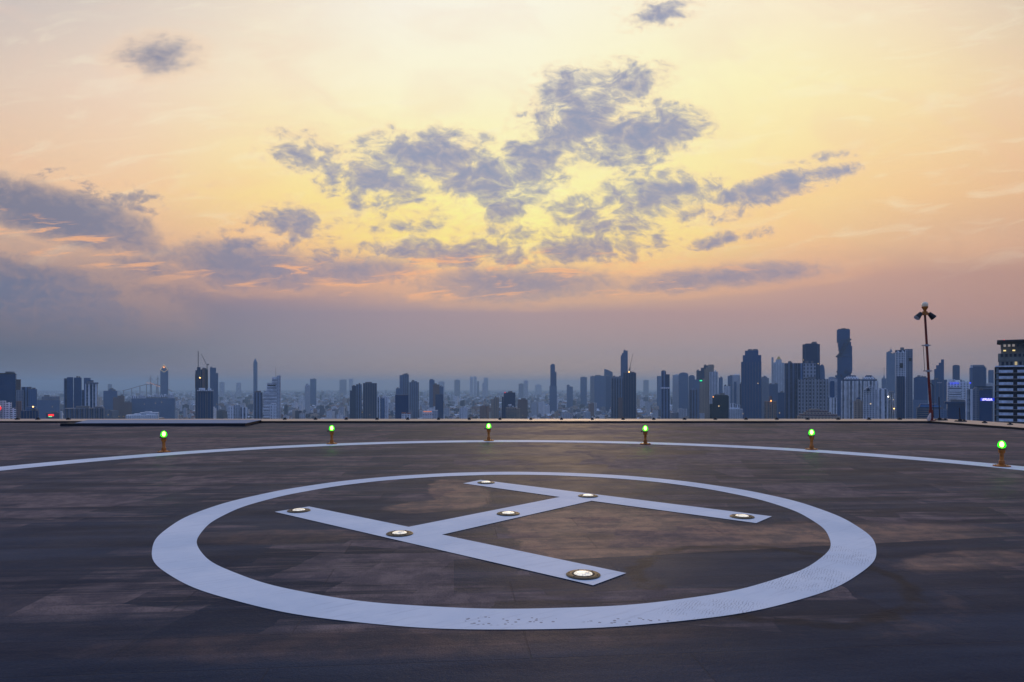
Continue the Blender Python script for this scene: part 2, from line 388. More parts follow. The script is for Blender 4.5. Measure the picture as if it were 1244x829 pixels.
s4 = patchmask(-2.3, 6.6, 1.3, .5, 0, .2, .5)
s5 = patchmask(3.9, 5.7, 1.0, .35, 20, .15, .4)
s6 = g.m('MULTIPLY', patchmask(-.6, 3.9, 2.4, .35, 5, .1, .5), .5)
stain_sheen = None
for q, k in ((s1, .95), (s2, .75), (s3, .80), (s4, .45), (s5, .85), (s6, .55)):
    q = g.m('MULTIPLY', q, k); stain_sheen = q if stain_sheen is None else g.m('MAXIMUM', stain_sheen, q)
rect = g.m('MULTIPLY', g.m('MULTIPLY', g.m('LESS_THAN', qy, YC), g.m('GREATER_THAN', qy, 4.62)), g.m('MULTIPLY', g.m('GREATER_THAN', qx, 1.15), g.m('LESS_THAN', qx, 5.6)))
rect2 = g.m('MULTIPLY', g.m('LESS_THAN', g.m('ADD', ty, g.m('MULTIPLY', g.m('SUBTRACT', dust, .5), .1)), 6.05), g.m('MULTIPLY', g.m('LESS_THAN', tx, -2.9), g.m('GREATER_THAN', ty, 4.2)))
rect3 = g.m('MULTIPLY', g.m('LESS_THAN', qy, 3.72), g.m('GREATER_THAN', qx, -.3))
d1 = g.m('MAXIMUM', g.m('MULTIPLY', rect, .85), g.m('MAXIMUM', g.m('MULTIPLY', rect2, .75), g.m('MULTIPLY', rect3, .7)))       # cleaner dark sheets; near ones also paint the gloss falling off in the foreground
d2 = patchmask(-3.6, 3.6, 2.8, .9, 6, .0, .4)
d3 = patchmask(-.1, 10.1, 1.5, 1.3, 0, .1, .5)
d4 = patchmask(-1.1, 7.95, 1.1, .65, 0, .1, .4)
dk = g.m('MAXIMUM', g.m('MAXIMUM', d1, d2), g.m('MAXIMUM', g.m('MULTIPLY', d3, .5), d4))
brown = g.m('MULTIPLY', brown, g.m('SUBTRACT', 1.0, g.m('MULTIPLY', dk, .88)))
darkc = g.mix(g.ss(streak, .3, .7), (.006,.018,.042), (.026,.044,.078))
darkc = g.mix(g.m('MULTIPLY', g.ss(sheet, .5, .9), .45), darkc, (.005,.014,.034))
mott = g.ss(g.noise(t, 3.2, 8, .72), .40, .62)
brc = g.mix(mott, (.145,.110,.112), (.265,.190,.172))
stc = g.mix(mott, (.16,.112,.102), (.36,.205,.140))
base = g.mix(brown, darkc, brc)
base = g.mix(g.m('MULTIPLY', stain_sheen, g.ss(g.m('ADD', streak, g.m('MULTIPLY', g.m('SUBTRACT', patch, .5), .8)), .36, .56, .45, 1.0)), base, stc)
base = g.mix(1.0, base, g.mix(g.ss(grain, .3, .7), (.70,.70,.70), (1.3,1.3,1.3)), 'MULTIPLY')
base = g.mix(g.m('MULTIPLY', g.ss(grain2, .60, .80), .35), base, (.020,.022,.030))
base = g.mix(g.m('MULTIPLY', seam, .35), base, (.02,.02,.026))
# round scuff left by a wheel
rv = g.n('ShaderNodeVectorMath', operation='LENGTH')
wob = g.m('MULTIPLY', g.m('SUBTRACT', g.noise(t, 2.0, 4, .6), .5), .45)
g.put(rv.inputs[0], g.map(t, loc=(2.0, 5.2, 0), t='TEXTURE'))
rr = g.m('ABSOLUTE', g.m('SUBTRACT', g.m('ADD', rv.outputs['Value'], wob), 1.0))
scuff = g.m('MULTIPLY', g.ss(rr, .11, .03), g.ss(g.noise(t, 1.6, 5, .7), .36, .50))
base = g.mix(g.m('MULTIPLY', scuff, .62), base, (.008,.010,.016))
lt = g.m('MULTIPLY', g.ss(g.m('ABSOLUTE', g.m('SUBTRACT', g.m('ADD', rv.outputs['Value'], wob), 1.22)), .12, .02), g.ss(g.noise(t, 2.1, 5, .7), .45, .62))
base = g.mix(g.m('MULTIPLY', lt, .28), base, (.15,.10,.09))
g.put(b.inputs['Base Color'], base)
rg = g.m('ADD', g.ss(brown, 0, 1, .52, .70), g.m('MULTIPLY', g.m('SUBTRACT', dust, .5), .30))
g.put(b.inputs['Roughness'], rg)
b.inputs['Specular IOR Level'].default_value = .05
bp = g.n('ShaderNodeBump'); bp.inputs['Strength'].default_value = .5; bp.inputs['Distance'].default_value = .01
g.put(bp.inputs['Height'], g.m('ADD', g.m('MULTIPLY', grain, .5), g.m('ADD', grain2, g.m('MULTIPLY', seam, -1.0)))); g.nt.links.new(bp.outputs[0], b.inputs['Normal'])
DECK = m
def skew(yy): return DXR + (DY-yy)*.105        # the right edge runs slightly outwards towards the camera
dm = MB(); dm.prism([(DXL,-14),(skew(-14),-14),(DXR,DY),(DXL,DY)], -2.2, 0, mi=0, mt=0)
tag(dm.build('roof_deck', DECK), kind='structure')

# paint
m, g, b = mat('white deck paint')
t = g.n('ShaderNodeTexCoord').outputs['Object']
n1 = g.noise(t, 1.2, 6, .6); n2 = g.noise(t, 14, 5, .7); n3 = g.noise(g.map(t, rot=(0,0,R(35)), sca=(.6,.05,1)), 1.0, 5, .7)
pc = g.mix(g.ss(n1, .3, .7), (.62,.69,.77), (.78,.81,.85))
pc = g.mix(g.m('MULTIPLY', g.ss(n3, .52, .72), .34), pc, (.36,.38,.44))
pc = g.mix(g.m('MULTIPLY', g.ss(n2, .60, .76), .25), pc, (.34,.36,.42))
vo = g.n('ShaderNodeTexVoronoi'); g.put(vo.inputs['Vector'], t); vo.inputs['Scale'].default_value = 24
dots = g.m('LESS_THAN', vo.outputs['Distance'], .26)
dm_ = g.m('MAXIMUM', g.blob(t, -.12, 4.23, .28, .10), g.m('MAXIMUM', g.blob(t, .17, 4.24, .16, .08), g.blob(t, .75, 4.22, .35, .07, 4)))
pc = g.mix(g.m('MULTIPLY', g.m('MULTIPLY', dots, g.ss(dm_, .05, .35)), .75), pc, (.10,.10,.13))
wv = g.n('ShaderNodeTexWave'); g.put(wv.inputs['Vector'], g.map(t, rot=(0,0,R(-30)))); wv.inputs['Scale'].default_value = 15; wv.inputs['Distortion'].default_value = 7; wv.inputs['Detail'].default_value = 4; wv.inputs['Detail Scale'].default_value = 1.4
wl = g.m('MULTIPLY', g.ss(wv.outputs[1], .72, .95), g.ss(g.m('MAXIMUM', g.blob(t, 2.25, 5.2, .6, .5, 30), g.m('MAXIMUM', g.blob(t, 1.35, 4.45, .5, .25, 15), g.blob(t, 2.9, 5.9, .35, .5))), .08, .45))
wl = g.m('MULTIPLY', wl, g.ss(g.noise(t, 8, 4, .7), .38, .58))
pc = g.mix(g.m('MULTIPLY', wl, .42), pc, (.12,.12,.15))
g.put(b.inputs['Base Color'], pc); b.inputs['Roughness'].default_value = .62
b.inputs['Specular IOR Level'].default_value = .35
PAINT = m
def ring(name, cx, cy, ri, ro, a0, a1, n, label):
    q = MB(); rnd = random.Random(3)
    for i in range(n):
        a, c = a0+(a1-a0)*i/n, a0+(a1-a0)*(i+1)/n
        def p(r, t): return (cx+r*math.cos(t), cy+r*math.sin(t), .004)
        def jr(t): return .006*math.sin(9*t)+.004*math.sin(23*t+1)
        q.face([p(ri+jr(a), a), p(ro+jr(a+2), a), p(ro+jr(c+2), c), p(ri+jr(c), c)])
    o = q.build(name, PAINT); return tag(o, label, 'deck marking')
ring('painted_circle', .018, 7.81, 3.36, 3.742, 0, 2*math.pi, 256, 'thick white painted circle around the letter H on the dark deck')
ring('boundary_line', .02, 7.81, 9.85, 10.50, 0, 2*math.pi, 360, 'thin white painted arc running under the green lamps near the deck edge')
HP = {k: gnd(*v) for k, v in dict(a0=(333.5,622.5), a1=(375.5,616), a2=(496.5,640.8), a3=(537,650.3), a4=(760.7,697.2), a5=(720.5,712), am=(485,652.5),
      b0=(562.5,587.8), b1=(584,583.6), b2=(937.8,628), b3=(918.7,636.2), b4=(718.5,609), b5=(680.3,604.4)).items()}
q = MB()
for ks in (('a0','a5','a4','a3','a2','a1'), ('b0','b5','b4','b3','b2','b1'), ('a2','a3','b4','b5')):
    q.face([(*HP[k], .0055 if ks[0] != 'a2' else .0055) for k in ks])
tag(q.build('painted_letter', PAINT), 'big white letter H painted flat inside the circle', 'deck marking')

# ledge round the deck
m, g, b = mat('ledge coping')
t = g.n('ShaderNodeTexCoord').outputs['Object']
n = g.noise(g.map(t, sca=(2,.2,1)), 1.0, 6, .6)
g.put(b.inputs['Base Color'], g.mix(g.ss(n, .3, .7), (.38,.26,.19), (.58,.41,.30))); g.put(b.inputs['Roughness'], g.ss(n, .3, .7, .35, .55))  # warm reflection of the sky painted into the coping colour
COPING = m
BLACKR = simple('black rubber and ledge shade', (.008,.008,.010), .6)
led = empty('edge_ledge', (0, DY, 0)); tag(led, 'low tan coping ledge with a painted shade strip round the deck edge', 'ledge')
q = MB(); P0 = (DXR, DY); P1 = (skew(-14), -14)
def off(p, dx, dy): return (p[0]+dx, p[1]+dy-DY)
q.prism([off((DXL,DY+.03),0,0), off((DXR+.03,DY+.03),0,0), off((DXR+2.0,LEDGE),0,0), off((DXL,LEDGE),0,0)], -2.2, .066, mi=0, mt=0)
q.prism([off((P1[0]+.03,-14),0,0), off((P1[0]+2.2,-14),0,0), off((DXR+2.0,LEDGE),0,0), off((DXR+.03,DY+.03),0,0)], -2.2, .066, mi=0, mt=0)
q.build('coping', COPING, led)
q = MB(); q.prism([off((DXL,DY-.03),0,0), off((DXR-.02,DY-.03),0,0), off((DXR+.03,DY+.03),0,0), off((DXL,DY+.03),0,0)], .001, .074)
q.prism([off((P1[0]-.03,-14),0,0), off((P1[0]+.03,-14),0,0), off((DXR+.03,DY+.03),0,0), off((DXR-.02,DY-.03),0,0)], .001, .074)
q.build('shade_strip', BLACKR, led)  # dark strip put in for the shaded front face of the kerb
# clips along the coping
proto = None; GRP = 'black clips spaced along the deck edge coping'
def clip(x_, y_, rz):
    global proto
    if proto is None:
        q = MB(); q.box(-.065,.065,-.07,.07,0,.045, top=.85); q.cyl(0,0,.045,.045,.085,10); proto = c = q.build('edge_clip', STEEL)
    else: c = proto.copy(); col.objects.link(c)
    c.location = (x_, y_, .066); c.rotation_euler = (0,0,rz)
    tag(c, 'small black clip on the tan coping at the deck edge', 'clip', GRP)
k = 0
for px in [21, 46, 83]+list(np.arange(346, 1124, 37.35)): clip(X(px, 28.2), 28.2, 0)
for yy in (27.6, 26.6, 25.6, 24.45, 23.4, 22.4): clip(skew(yy)+1.15, yy, R(90))

# low platform on the left
plat = empty('low_platform', (*gnd(298,518),0)); tag(plat, 'low flat platform with blue grey top and black front at the left deck edge', 'platform')
pz = .115; fx0, fy0 = gnd(73,518); fx1, fy1 = gnd(298,518); ox, oy = fx1, fy1
def pp(pts): return [(a-ox, b-oy) for a, b in pts]
PL = simple('platform sheet metal', (.20,.25,.34), .75, .0, var=.12, scale=.8)
sideM = simple('platform side', (.010,.010,.014), .7)
q = MB(); q.prism(pp([(fx0,fy0),(fx1,fy1),(fx1,fy0+.55),(fx0,fy0+.55)]), .001, pz-.012); q.build('front_step', sideM, plat)
t4 = [gnd(107,512.9,pz), gnd(298,514.3,pz), gnd(317.5,510.1,pz), gnd(107,510.3,pz)]
t4[1] = (fx1, fy0+.02)
q = MB(); q.prism(pp([(t4[0][0],fy0+.02), t4[1], t4[2], t4[3]]), .03, pz-.012); q.build('side_skirt', sideM, plat)
q = MB(); q.prism(pp([(t4[0][0]-.02,fy0), (fx1+.03,fy0), (t4[2][0]+.03,t4[2][1]+.02), (t4[3][0]-.02,t4[3][1]+.02)]), pz-.010, pz+.002); q.build('top_sheet', PL, plat)

# ------------------------------------------------------------------ green perimeter lamps
ORG = simple('orange enamel', (.42,.13,.012), .45, .1, var=.3, scale=14)
def lamp_mat():
    m = bpy.data.materials.new('green lamp glass'); m.use_nodes = True; m.node_tree.nodes.clear(); g = G(m.node_tree)
    tb = g.n('ShaderNodeBsdfTransparent'); tb.inputs[0].default_value = (.45,1,.42,1)
    em = g.n('ShaderNodeEmission'); em.inputs[0].default_value = (.005,1,.005,1); em.inputs[1].default_value = 1.1
    gl_ = g.n('ShaderNodeBsdfGlossy'); gl_.inputs['Roughness'].default_value = .1
    a = g.n('ShaderNodeAddShader'); g.nt.links.new(tb.outputs[0], a.inputs[0]); g.nt.links.new(em.outputs[0], a.inputs[1])
    mx = g.n('ShaderNodeMixShader'); mx.inputs[0].default_value = .06; g.nt.links.new(a.outputs[0], mx.inputs[1]); g.nt.links.new(gl_.outputs[0], mx.inputs[2])
    g.nt.links.new(mx.outputs[0], g.n('ShaderNodeOutputMaterial').inputs[0]); return m
GLASSG = lamp_mat(); BULBG = glow('green bulb', (.62,1,.16), 14)
root = empty('perimeter_lamp', (0,0,0))
q = MB(); q.lathe([(0,.001),(.135,.001),(.140,.006),(.138,.018),(.10,.024),(.055,.036),(0,.036)], 28); bpz = q.build('base_plate', ORG, root, True)
for k in range(4):
    a = R(45+90*k); q = MB(); q.cyl(.105*math.cos(a), .105*math.sin(a), .010, .021, .034, 6); q.build('bolt', STEEL, bpz)
q = MB(); q.lathe([(0,.030),(.048,.030),(.048,.10),(.038,.11),(.033,.12),(.033,.23),(.036,.235),(.052,.25),(.056,.29),(.054,.325),(0,.325)], 24); q.build('stem', ORG, root, True)
q = MB(); q.lathe([(0,.322),(.060,.322),(.072,.326),(.072,.338),(.055,.342),(0,.342)], 24); q.bar((-.11,0,.33),(-.06,0,.33),.010); q.bar((-.118,0,.33),(-.10,0,.33),.018); q.build('clamp_ring', STEEL, root)
q = MB(); pr = [(.066*math.cos(R(a)), .345+.075*(1 if a > 0 else .35)*math.sin(R(a))+.025) for a in range(-90, 91, 10)]
pr = [(max(r,0), z_+.0) for r, z_ in pr]; pr[0] = (0, pr[0][1]); pr[-1] = (0, pr[-1][1]); q.lathe([(r, .344+(z_-pr[0][1])*1.32) for r, z_ in pr], 24)
lens = q.build('green_lens', GLASSG, root, True)
q = MB(); q.lathe([(0,.356),(.020,.362),(.033,.385),(.036,.41),(.028,.442),(.014,.456),(0,.459)], 20); q.build('bulb', BULBG, lens, True)
for i, (px, py) in enumerate(((199,549.6),(403,539.6),(593.7,536),(784,540),(986,546.6),(1217,567))):
    o = root if i == 0 else copy_tree(root)
    xx, yy = gnd(px, py); o.location = (xx, yy, .005); o.rotation_euler = (0,0,R(12*i-20))
    lab = ['leftmost of the six green lamps, in front of the low platform', 'second green lamp from the left, on the white arc',
           'third green lamp from the left, behind the far rim of the circle', 'fourth green lamp from the left, below the narrow dark tower',
           'fifth green lamp from the left, in front of the wide gridded building', 'rightmost green lamp on an orange stem, below the balcony building'][i]
    tag(o, lab, 'deck lamp', 'green perimeter lamps on orange stems')

# inset lamps of the H
BRZ = simple('bronze frame', (.085,.062,.036), .5, .5, var=.35, scale=30)
m, g, b = mat('inset lamp lens'); t = g.n('ShaderNodeTexCoord').outputs['Object']; xx, yy, zz = g.sep(t)
nn = g.noise(t, 55, 3, .6)
b.inputs['Base Color'].default_value = (.85,.8,.7,1); b.inputs['Roughness'].default_value = .12
g.put(b.inputs['Emission Color'], g.mix(g.ss(nn, .35, .65), (1,.78,.42), (1,.93,.72))); 
fil = g.m('MULTIPLY', g.ss(g.m('ABSOLUTE', g.m('ADD', yy, .035)), .022, .012), g.ss(g.m('ABSOLUTE', xx), .045, .03))
g.put(b.inputs['Emission Strength'], g.m('MULTIPLY', g.ss(nn, .3, .62, .22, .80), g.m('SUBTRACT', 1.0, g.m('MULTIPLY', g.m('MULTIPLY', fil, g.ss(nn, .4, .55)), .9))))
LENSW = m
root = empty('inset_lamp', (0,0,0)); root.scale = (.92,.92,1)
q = MB(); q.lathe([(.098,.001),(.146,.001),(.148,.005),(.140,.010),(.100,.012),(.098,.001)], 40); fr = q.build('outer_frame', BRZ, root, True)
for k in range(6):
    a = R(30+60*k); q = MB(); q.cyl(.122*math.cos(a), .122*math.sin(a), .007, .010, .0145, 6); q.build('screw', STEEL, fr)
q = MB(); q.lathe([(.0,.001),(.099,.001),(.099,.011),(.088,.016),(.080,.012),(0,.012)], 36); q.build('black_collar', BLACKR, root, True)
q = MB(); q.lathe([(.080,.012),(.077,.016),(.066,.021),(.045,.0255),(.022,.028),(0,.029)], 36); q.build('lens', LENSW, root, True)
for i, (px, py) in enumerate(((363,621.5),(485.5,649.6),(708.5,699.8),(617.5,625.2),(590.5,587.3),(714.3,603.6),(901.5,628.8))):
    o = root if i == 0 else copy_tree(root)
    xx, yy = gnd(px, py); o.location = (xx, yy, .006); o.rotation_euler = (0,0,R(37*i))
    lab = ['round lamp at the left end of the near stroke of the H', 'round lamp where the near stroke of the H meets the crossbar', 'largest round lamp, at the right end of the near stroke of the H',
           'round lamp in the middle of the crossbar of the H', 'round lamp at the left end of the far stroke of the H', 'round lamp where the far stroke of the H meets the crossbar', 'round lamp at the right end of the far stroke of the H'][i]
    tag(o, lab, 'inset lamp', 'round lamps set flush in the H')

# ------------------------------------------------------------------ floodlight pole on the ledge
RED = simple('rusty red paint', (.16,.022,.016), .6, .1, var=.4, scale=6)
GALV = simple('galvanised steel', (.35,.36,.38), .45, .6)
fp = empty('light_pole', (X(1131.5,27.4), 27.4, .066)); tag(fp, 'tall leaning dark red pole with two floodlights and a white beacon', 'light pole')
zt = Z(382, 27.4)-.05; lean = X(1123.6, 27.4)-X(1131.5, 27.4)
def at(f): return (lean*f, 0, zt*f)
q = MB(); q.bar(at(0), at(1), .052, 12, r2=.042); q.bar((0,0,0),(0,0,.03),.16,12); q.bar(at(.0), at(.10), .075, 10); q.build('pole', RED, fp)
for f in (.465, .705):
    q = MB(); p = at(f); q.box(p[0]-.17,p[0]+.12,-.07,.07,p[2]-.022,p[2]+.022); q.cyl(p[0],0,.075,p[2]-.04,p[2]+.04,10); q.build('bracket', GALV, fp)
q = MB(); p = at(.465); p2 = at(.705); q.bar((p[0]-.15,0,p[2]),(p2[0]-.15,0,p2[2]),.010,6)
pts = [at(.36), (at(.33)[0]+.16,0,at(.33)[2]), (at(.2)[0]+.12,0,at(.2)[2]), (at(.03)[0]+.10,0,at(.03)[2])]
for a_, b_ in zip(pts, pts[1:]): q.bar(a_, b_, .012, 6)
q.build('cable', STEEL, fp)
q = MB(); p = at(1); q.box(p[0]-.20,p[0]+.20,-.05,.05,p[2]-.04,p[2]+.05); q.cyl(p[0],0,.10,p[2]-.05,p[2]+.10,12); hd = q.build('crossarm', ORG, fp)
for s in (-1, 1):
    q = MB(); c = Vector((p[0]+s*.24, 0, p[2]-.05)); q.bar((p[0]+s*.15,0,p[2]+.0), c, .045, 8)
    q.bar(c+Vector((-s*.08,0,.08)), c+Vector((s*.11,-.03,-.12)), .075, 14, r2=.125); fl = q.build('floodlight', STEEL, fp)
    q = MB(); q.bar(c+Vector((s*.11,-.03,-.12)), c+Vector((s*.118,-.032,-.129)), .118, 14); q.build('glass', simple('pale lamp glass', (.55,.60,.66), .15), fl)
q = MB(); q.lathe([(0,.08),(.05,.08),(.06,.16),(.12,.26),(.125,.30),(0,.30)], 16, p[0], 0); q.v = [(a,b_,c+p[2]) for a,b_,c in q.v]; q.build('beacon_cup', ORG, fp, True)
q = MB(); q.lathe([(.10,.30),(.125,.36),(.12,.42),(.085,.47),(.04,.495),(0,.50)], 16, p[0], 0); q.v = [(a,b_,c+p[2]) for a,b_,c in q.v]
q.build('beacon_dome', simple('beacon globe', (.62,.56,.46), .3, emit=(1,.85,.6), es=.06), fp, True)
# cloth bundle tied to the foot
q = MB(); q.lathe([(0,0),(.05,.01),(.07,.06),(.06,.16),(.035,.26),(.02,.33),(0,.34)], 12)
rr_ = random.Random(5); q.v = [(a*(1+.25*math.sin(9*c+3*math.atan2(b_,a))), b_*(1+.2*math.sin(7*c)), c) for a,b_,c in q.v]
o = q.build('cloth_bundle', simple('pale cloth', (.55,.50,.50), .9), None, True); o.location = (X(1127,27.2), 27.15, .066); o.rotation_euler = (0, R(14), 0)
tag(o, 'pale cloth bundle tied at the foot of the leaning red pole', 'bundle')
for px, y0, dd, lab in ((1141.5, 483, 27.6, 'taller thin black rod standing just right of the leaning red pole'), (1166.5, 496, 26.6, 'shorter thin black rod farther right on the deck edge')):
    r_ = empty('thin_rod', (X(px, dd), dd, .066)); tag(r_, lab, 'rod', 'thin black rods on the deck edge')
    q = MB(); q.bar((0,0,0),(-.03,0,Z(y0,dd)-.05),.022,8,r2=.016); q.build('rod', STEEL, r_)
    q = MB(); q.box(-.17,.17,-.12,.12,0,.05,top=.8); q.cyl(0,0,.07,.05,.10,10); q.build('foot', BLACKR, r_)

# ------------------------------------------------------------------ city towers
SKY = []      # (px0, px1, ytop, dist) for deciding which low buildings can be seen at all
def ngon(wd, dp, n=20, k=2.6):
    out = []
    for i in range(n):
        a = 2*math.pi*i/n; c, s = math.cos(a), math.sin(a)
        out.append((math.copysign(abs(c)**(2/k), c)*wd/2, math.copysign(abs(s)**(2/k), s)*dp/2))
    return out
def tower(name, label, segs, d, group=None, yaw=0.0, dep=.8, extras=(), cat='tower', roofs=True, seed=0):
    """segs: (px0, px1, ytop, material key, part name, options). Each segment is a solid standing on the street
    (or on the height given by y0), placed at its true distance and size."""
    X0 = min(s[0] for s in segs); X1 = max(s[1] for s in segs); pc_ = (X0+X1)/2
    azr = math.atan((pc_-622)/F); root = empty(name, (X(pc_, d), d, GZ), -azr*0.9)
    cosr = 1.0
    tag(root, label, cat, group)
    rnd = random.Random(hash(name+label) % 9999 if False else sum(map(ord, label)))
    for s in segs:
        p0, p1, yt, mk, part = s[:5]; op = s[5] if len(s) > 5 else {}
        wd = (p1-p0)/F*d*math.cos(azr); cx = ((p0+p1)/2-pc_)/F*d*math.cos(azr)
        dp = op.get('dep', dep)*(wd if wd > 18 else 18); yo = op.get('y', 0.0)
        zt_ = Z(yt, d)-GZ; z0_ = 0 if op.get('y0') is None else Z(op['y0'], d)-GZ
        q = MB(); yw = R(op.get('yaw', yaw)); sh = op.get('shape', 'box'); tp = op.get('top', 1.0)
        c_, s_ = abs(math.cos(yw)), abs(math.sin(yw))
        if s_ > .01: wd = wd/(c_+dep*s_); dp = wd*dep
        if sh == 'round': poly = ngon(wd, dp, 24, op.get('k', 2.2))
        elif sh == 'cham': e = min(wd, dp)*.18; a, b_ = wd/2, dp/2; poly = [(-a+e,-b_),(a-e,-b_),(a,-b_+e),(a,b_-e),(a-e,b_),(-a+e,b_),(-a,b_-e),(-a,-b_+e)]
        else: a, b_ = wd/2, dp/2; poly = [(-a,-b_),(a,-b_),(a,b_),(-a,b_)]
        poly = [(x_*math.cos(yw)-y_*math.sin(yw)+cx, x_*math.sin(yw)+y_*math.cos(yw)+yo) for x_, y_ in poly]
        if sh in ('arch', 'wedgeL', 'wedgeR', 'gable'):
            # profile cut in the facing plane, extruded in depth
            a = wd/2; h = op.get('rise', 4)/F*d; zb = zt_-h
            if sh == 'arch': top = [(a*math.cos(R(t_)), zb+h*math.sin(R(t_))) for t_ in range(0, 181, 15)]
            elif sh == 'wedgeL': top = [(a, zb), (-a*.2, zt_-h*.25), (-a, zt_)]
            elif sh == 'wedgeR': top = [(a, zt_), (a*.2, zt_-h*.25), (-a, zb)]
            else: top = [(a, zb), (0, zt_), (-a, zb)]
            prof = [(-a, z0_), (a, z0_)] + top
            for sg in (-1, 1):
                f_ = [(x_+cx, sg*dp/2+yo, zz_) for x_, zz_ in prof]; uv = [(x_+a, zz_-z0_) for x_, zz_ in prof]
                q.face(f_ if sg < 0 else f_[::-1], uv if sg < 0 else uv[::-1], 0)
            for i_ in range(len(prof)):
                A, B = prof[i_], prof[(i_+1) % len(prof)]
                q.face([(A[0]+cx,dp/2+yo,A[1]),(B[0]+cx,dp/2+yo,B[1]),(B[0]+cx,-dp/2+yo,B[1]),(A[0]+cx,-dp/2+yo,A[1])][::-1], [(0,A[1]),(0,B[1]),(dp,B[1]),(dp,A[1])], 0 if abs(A[0]-B[0]) < .01 else 1)
        else:
            q.prism(poly, z0_, zt_, tp, 0, 1)
        # vertical fins or floor ledges as real relief on the nearer towers
        if op.get('fins'):
            nf = op['fins']; fw = wd/nf*op.get('fw', .18)
            for k_ in range(nf+1):
                xx_ = -wd/2+wd*k_/nf; q.box(xx_-fw/2+cx, xx_+fw/2+cx, -dp/2-1.2+yo, -dp/2-.02+yo, z0_+.1, zt_-.5, 1)
        if op.get('ledges'):
            st = op['ledges']; zz_ = z0_+st
            while zz_ < zt_-1: q.box(-wd/2-.5+cx, wd/2+.5+cx, -dp/2-1.4+yo, -dp/2-.02+yo, zz_-st*.18, zz_+st*.18, 1); zz_ += st
        if roofs and sh == 'box' and s_ < .01 and op.get('plant', 1) and wd > 14 and tp == 1.0:
            # parapet and lift room
            for _k in range(2):
                w2 = wd*rnd.uniform(.15,.4); xo = rnd.uniform(-.5,.5)*(wd-w2)*.9; h2 = rnd.uniform(2.5,5)
                q.box(cx+xo-w2/2, cx+xo+w2/2, yo-dp*.25, yo+dp*.2, zt_+.01, zt_+h2, 1)
        ob = q.build(part, [FM[mk] if isinstance(mk, str) else mk, op.get('roof', ROOFW if mk in ('rib','white','band','pale') else ROOF)], root)
        if op.get('y0') is None or yt < 480: SKY.append((p0, p1, yt, d-dp/2))
    for e in extras:
        kind_ = e[0]; q = MB()
        def L(px_, py_, yo_=0): return Vector(((px_-pc_)/F*d*math.cos(azr), yo_, Z(py_, d)-GZ))
        if kind_ == 'bar': _, nm, a, b_, wpx, mk = e; q.bar(L(*a), L(*b_), wpx/F*d/2, 6); q.build(nm, mk, root)
        elif kind_ == 'lamp': _, nm, a, rpx, mk = e[:5]; c = L(*a); dp_ = e[5] if len(e) > 5 else 12; r_ = rpx/F*d; q.lathe([(0,-r_),(r_*.7,-r_*.7),(r_,0),(r_*.7,r_*.7),(0,r_)], 10); q.v = [(a_+c.x, b2-dp_, c_2+c.z) for a_, b2, c_2 in q.v]; q.build(nm, mk, root)
        elif kind_ == 'panel': _, nm, a, b_, yo_, mk = e; A, B = L(*a), L(*b_); q.box(A.x, B.x, -yo_-.6, -yo_, B.z, A.z); q.build(nm, mk, root)
    return root
LY = glow('warm lamp glow', (1,.55,.16), 5); LO = glow('orange lamp glow', (1,.36,.08), 4); LR = glow('red lamp glow', (1,.015,.01), 1.6)
LW = glow('white lamp glow', (1,.92,.75), 5); LB = glow('blue sign glow', (.05,.08,1), 1.0); LG = glow('green sign glow', (.03,.9,.30), 1.3); DBL = glow('deep blue sign ground', (.01,.03,.55), .8)

T = tower
T('glass_tower', 'dark blue glass tower cut by the left edge of the view', [(-14,19.5,454,'navy','body'),(19,25,461,'brown','side_wing',{'y':14})], 1450, extras=[('panel','roof_band',(-14,453.5),(19.5,454.6),21,STEEL)])
T('grey_tower', 'grey ribbed tower just right of the dark blue glass tower', [(20,29,474,'grey','low_wing'),(26,34.5,470.3,'ribd','body',{'y':6}),(34.5,45,473,'slate','right_wing')], 1400)
T('white_block', 'low white housing block in front of the dark blue glass tower', [(0,7,487,'pale','left_block'),(7,14,489,'white','middle_block'),(12,21,496,'white','front_block'),(20,26,487.5,'brown','right_block'),(-8,4,497,'beige','low_block')], 1100, cat='building',
  extras=[('lamp','globe',(0,495.3),3.0,LR,30),('lamp','globe_cap',(.4,492.6),1.5,LW,33)])
T('office_block', 'low dark blue office block with a lamp below the grey ribbed tower', [(26,47,499,'navy','body',{'fins':6,'fw':.15}),(32,44,494.5,'slate','roof_room',{'y':8})], 1050, cat='building', extras=[('lamp','lamp',(41.3,494),.8,LY,20)])
T('long_hall', 'long low grey hall between the ribbed tower and the blue condominium cluster', [(45,73,486,'slate','body'),(50,72,482,'grey','upper_floor',{'y':35})], 2150, cat='building')
T('market_roof', 'dark low roof with a bright red and green lit sign', [(56,72,501.5,'dark','body')], 1900, cat='building', extras=[('panel','red_sign',(59.5,503),(66.2,505.3),25,LR),('panel','green_sign',(59.8,505.4),(64,506.3),25,LG)])
T('condominium_cluster', 'cluster of three dark blue condominiums on the left skyline', [(78,83,460,'ribd','left_slab'),(82,89,458.6,'blue','left_tower',{'y':-5}),(90,99,459,'blue','middle_tower'),(99,105,474,'ribd','link'),(102,110,459.2,'slate','right_tower',{'y':3}),(108,114,462,'blue','right_slab',{'top':.9})], 1650)
T('twin_rib_tower', 'pale ribbed tower in front of the dark blue condominium cluster', [(104,110.5,466,'rib','left_shaft'),(112.5,118.6,465.5,'rib','right_shaft'),(108,115,468,'blue','glass_core',{'y':4}),(104,119.5,464.8,'grey','crown',{'y0':466.5})], 1500)
T('parking_podium', 'long low ribbed podium at the foot of the dark blue condominium cluster', [(80,127,496,'ribd','body',{'fins':16,'fw':.35})], 1300, cat='building')
T('mauve_tower', 'mauve grey tower right of the blue condominium cluster', [(126,142.5,475,'slate','body'),(132,140,473.2,'slate','core',{'y':3})], 2500)
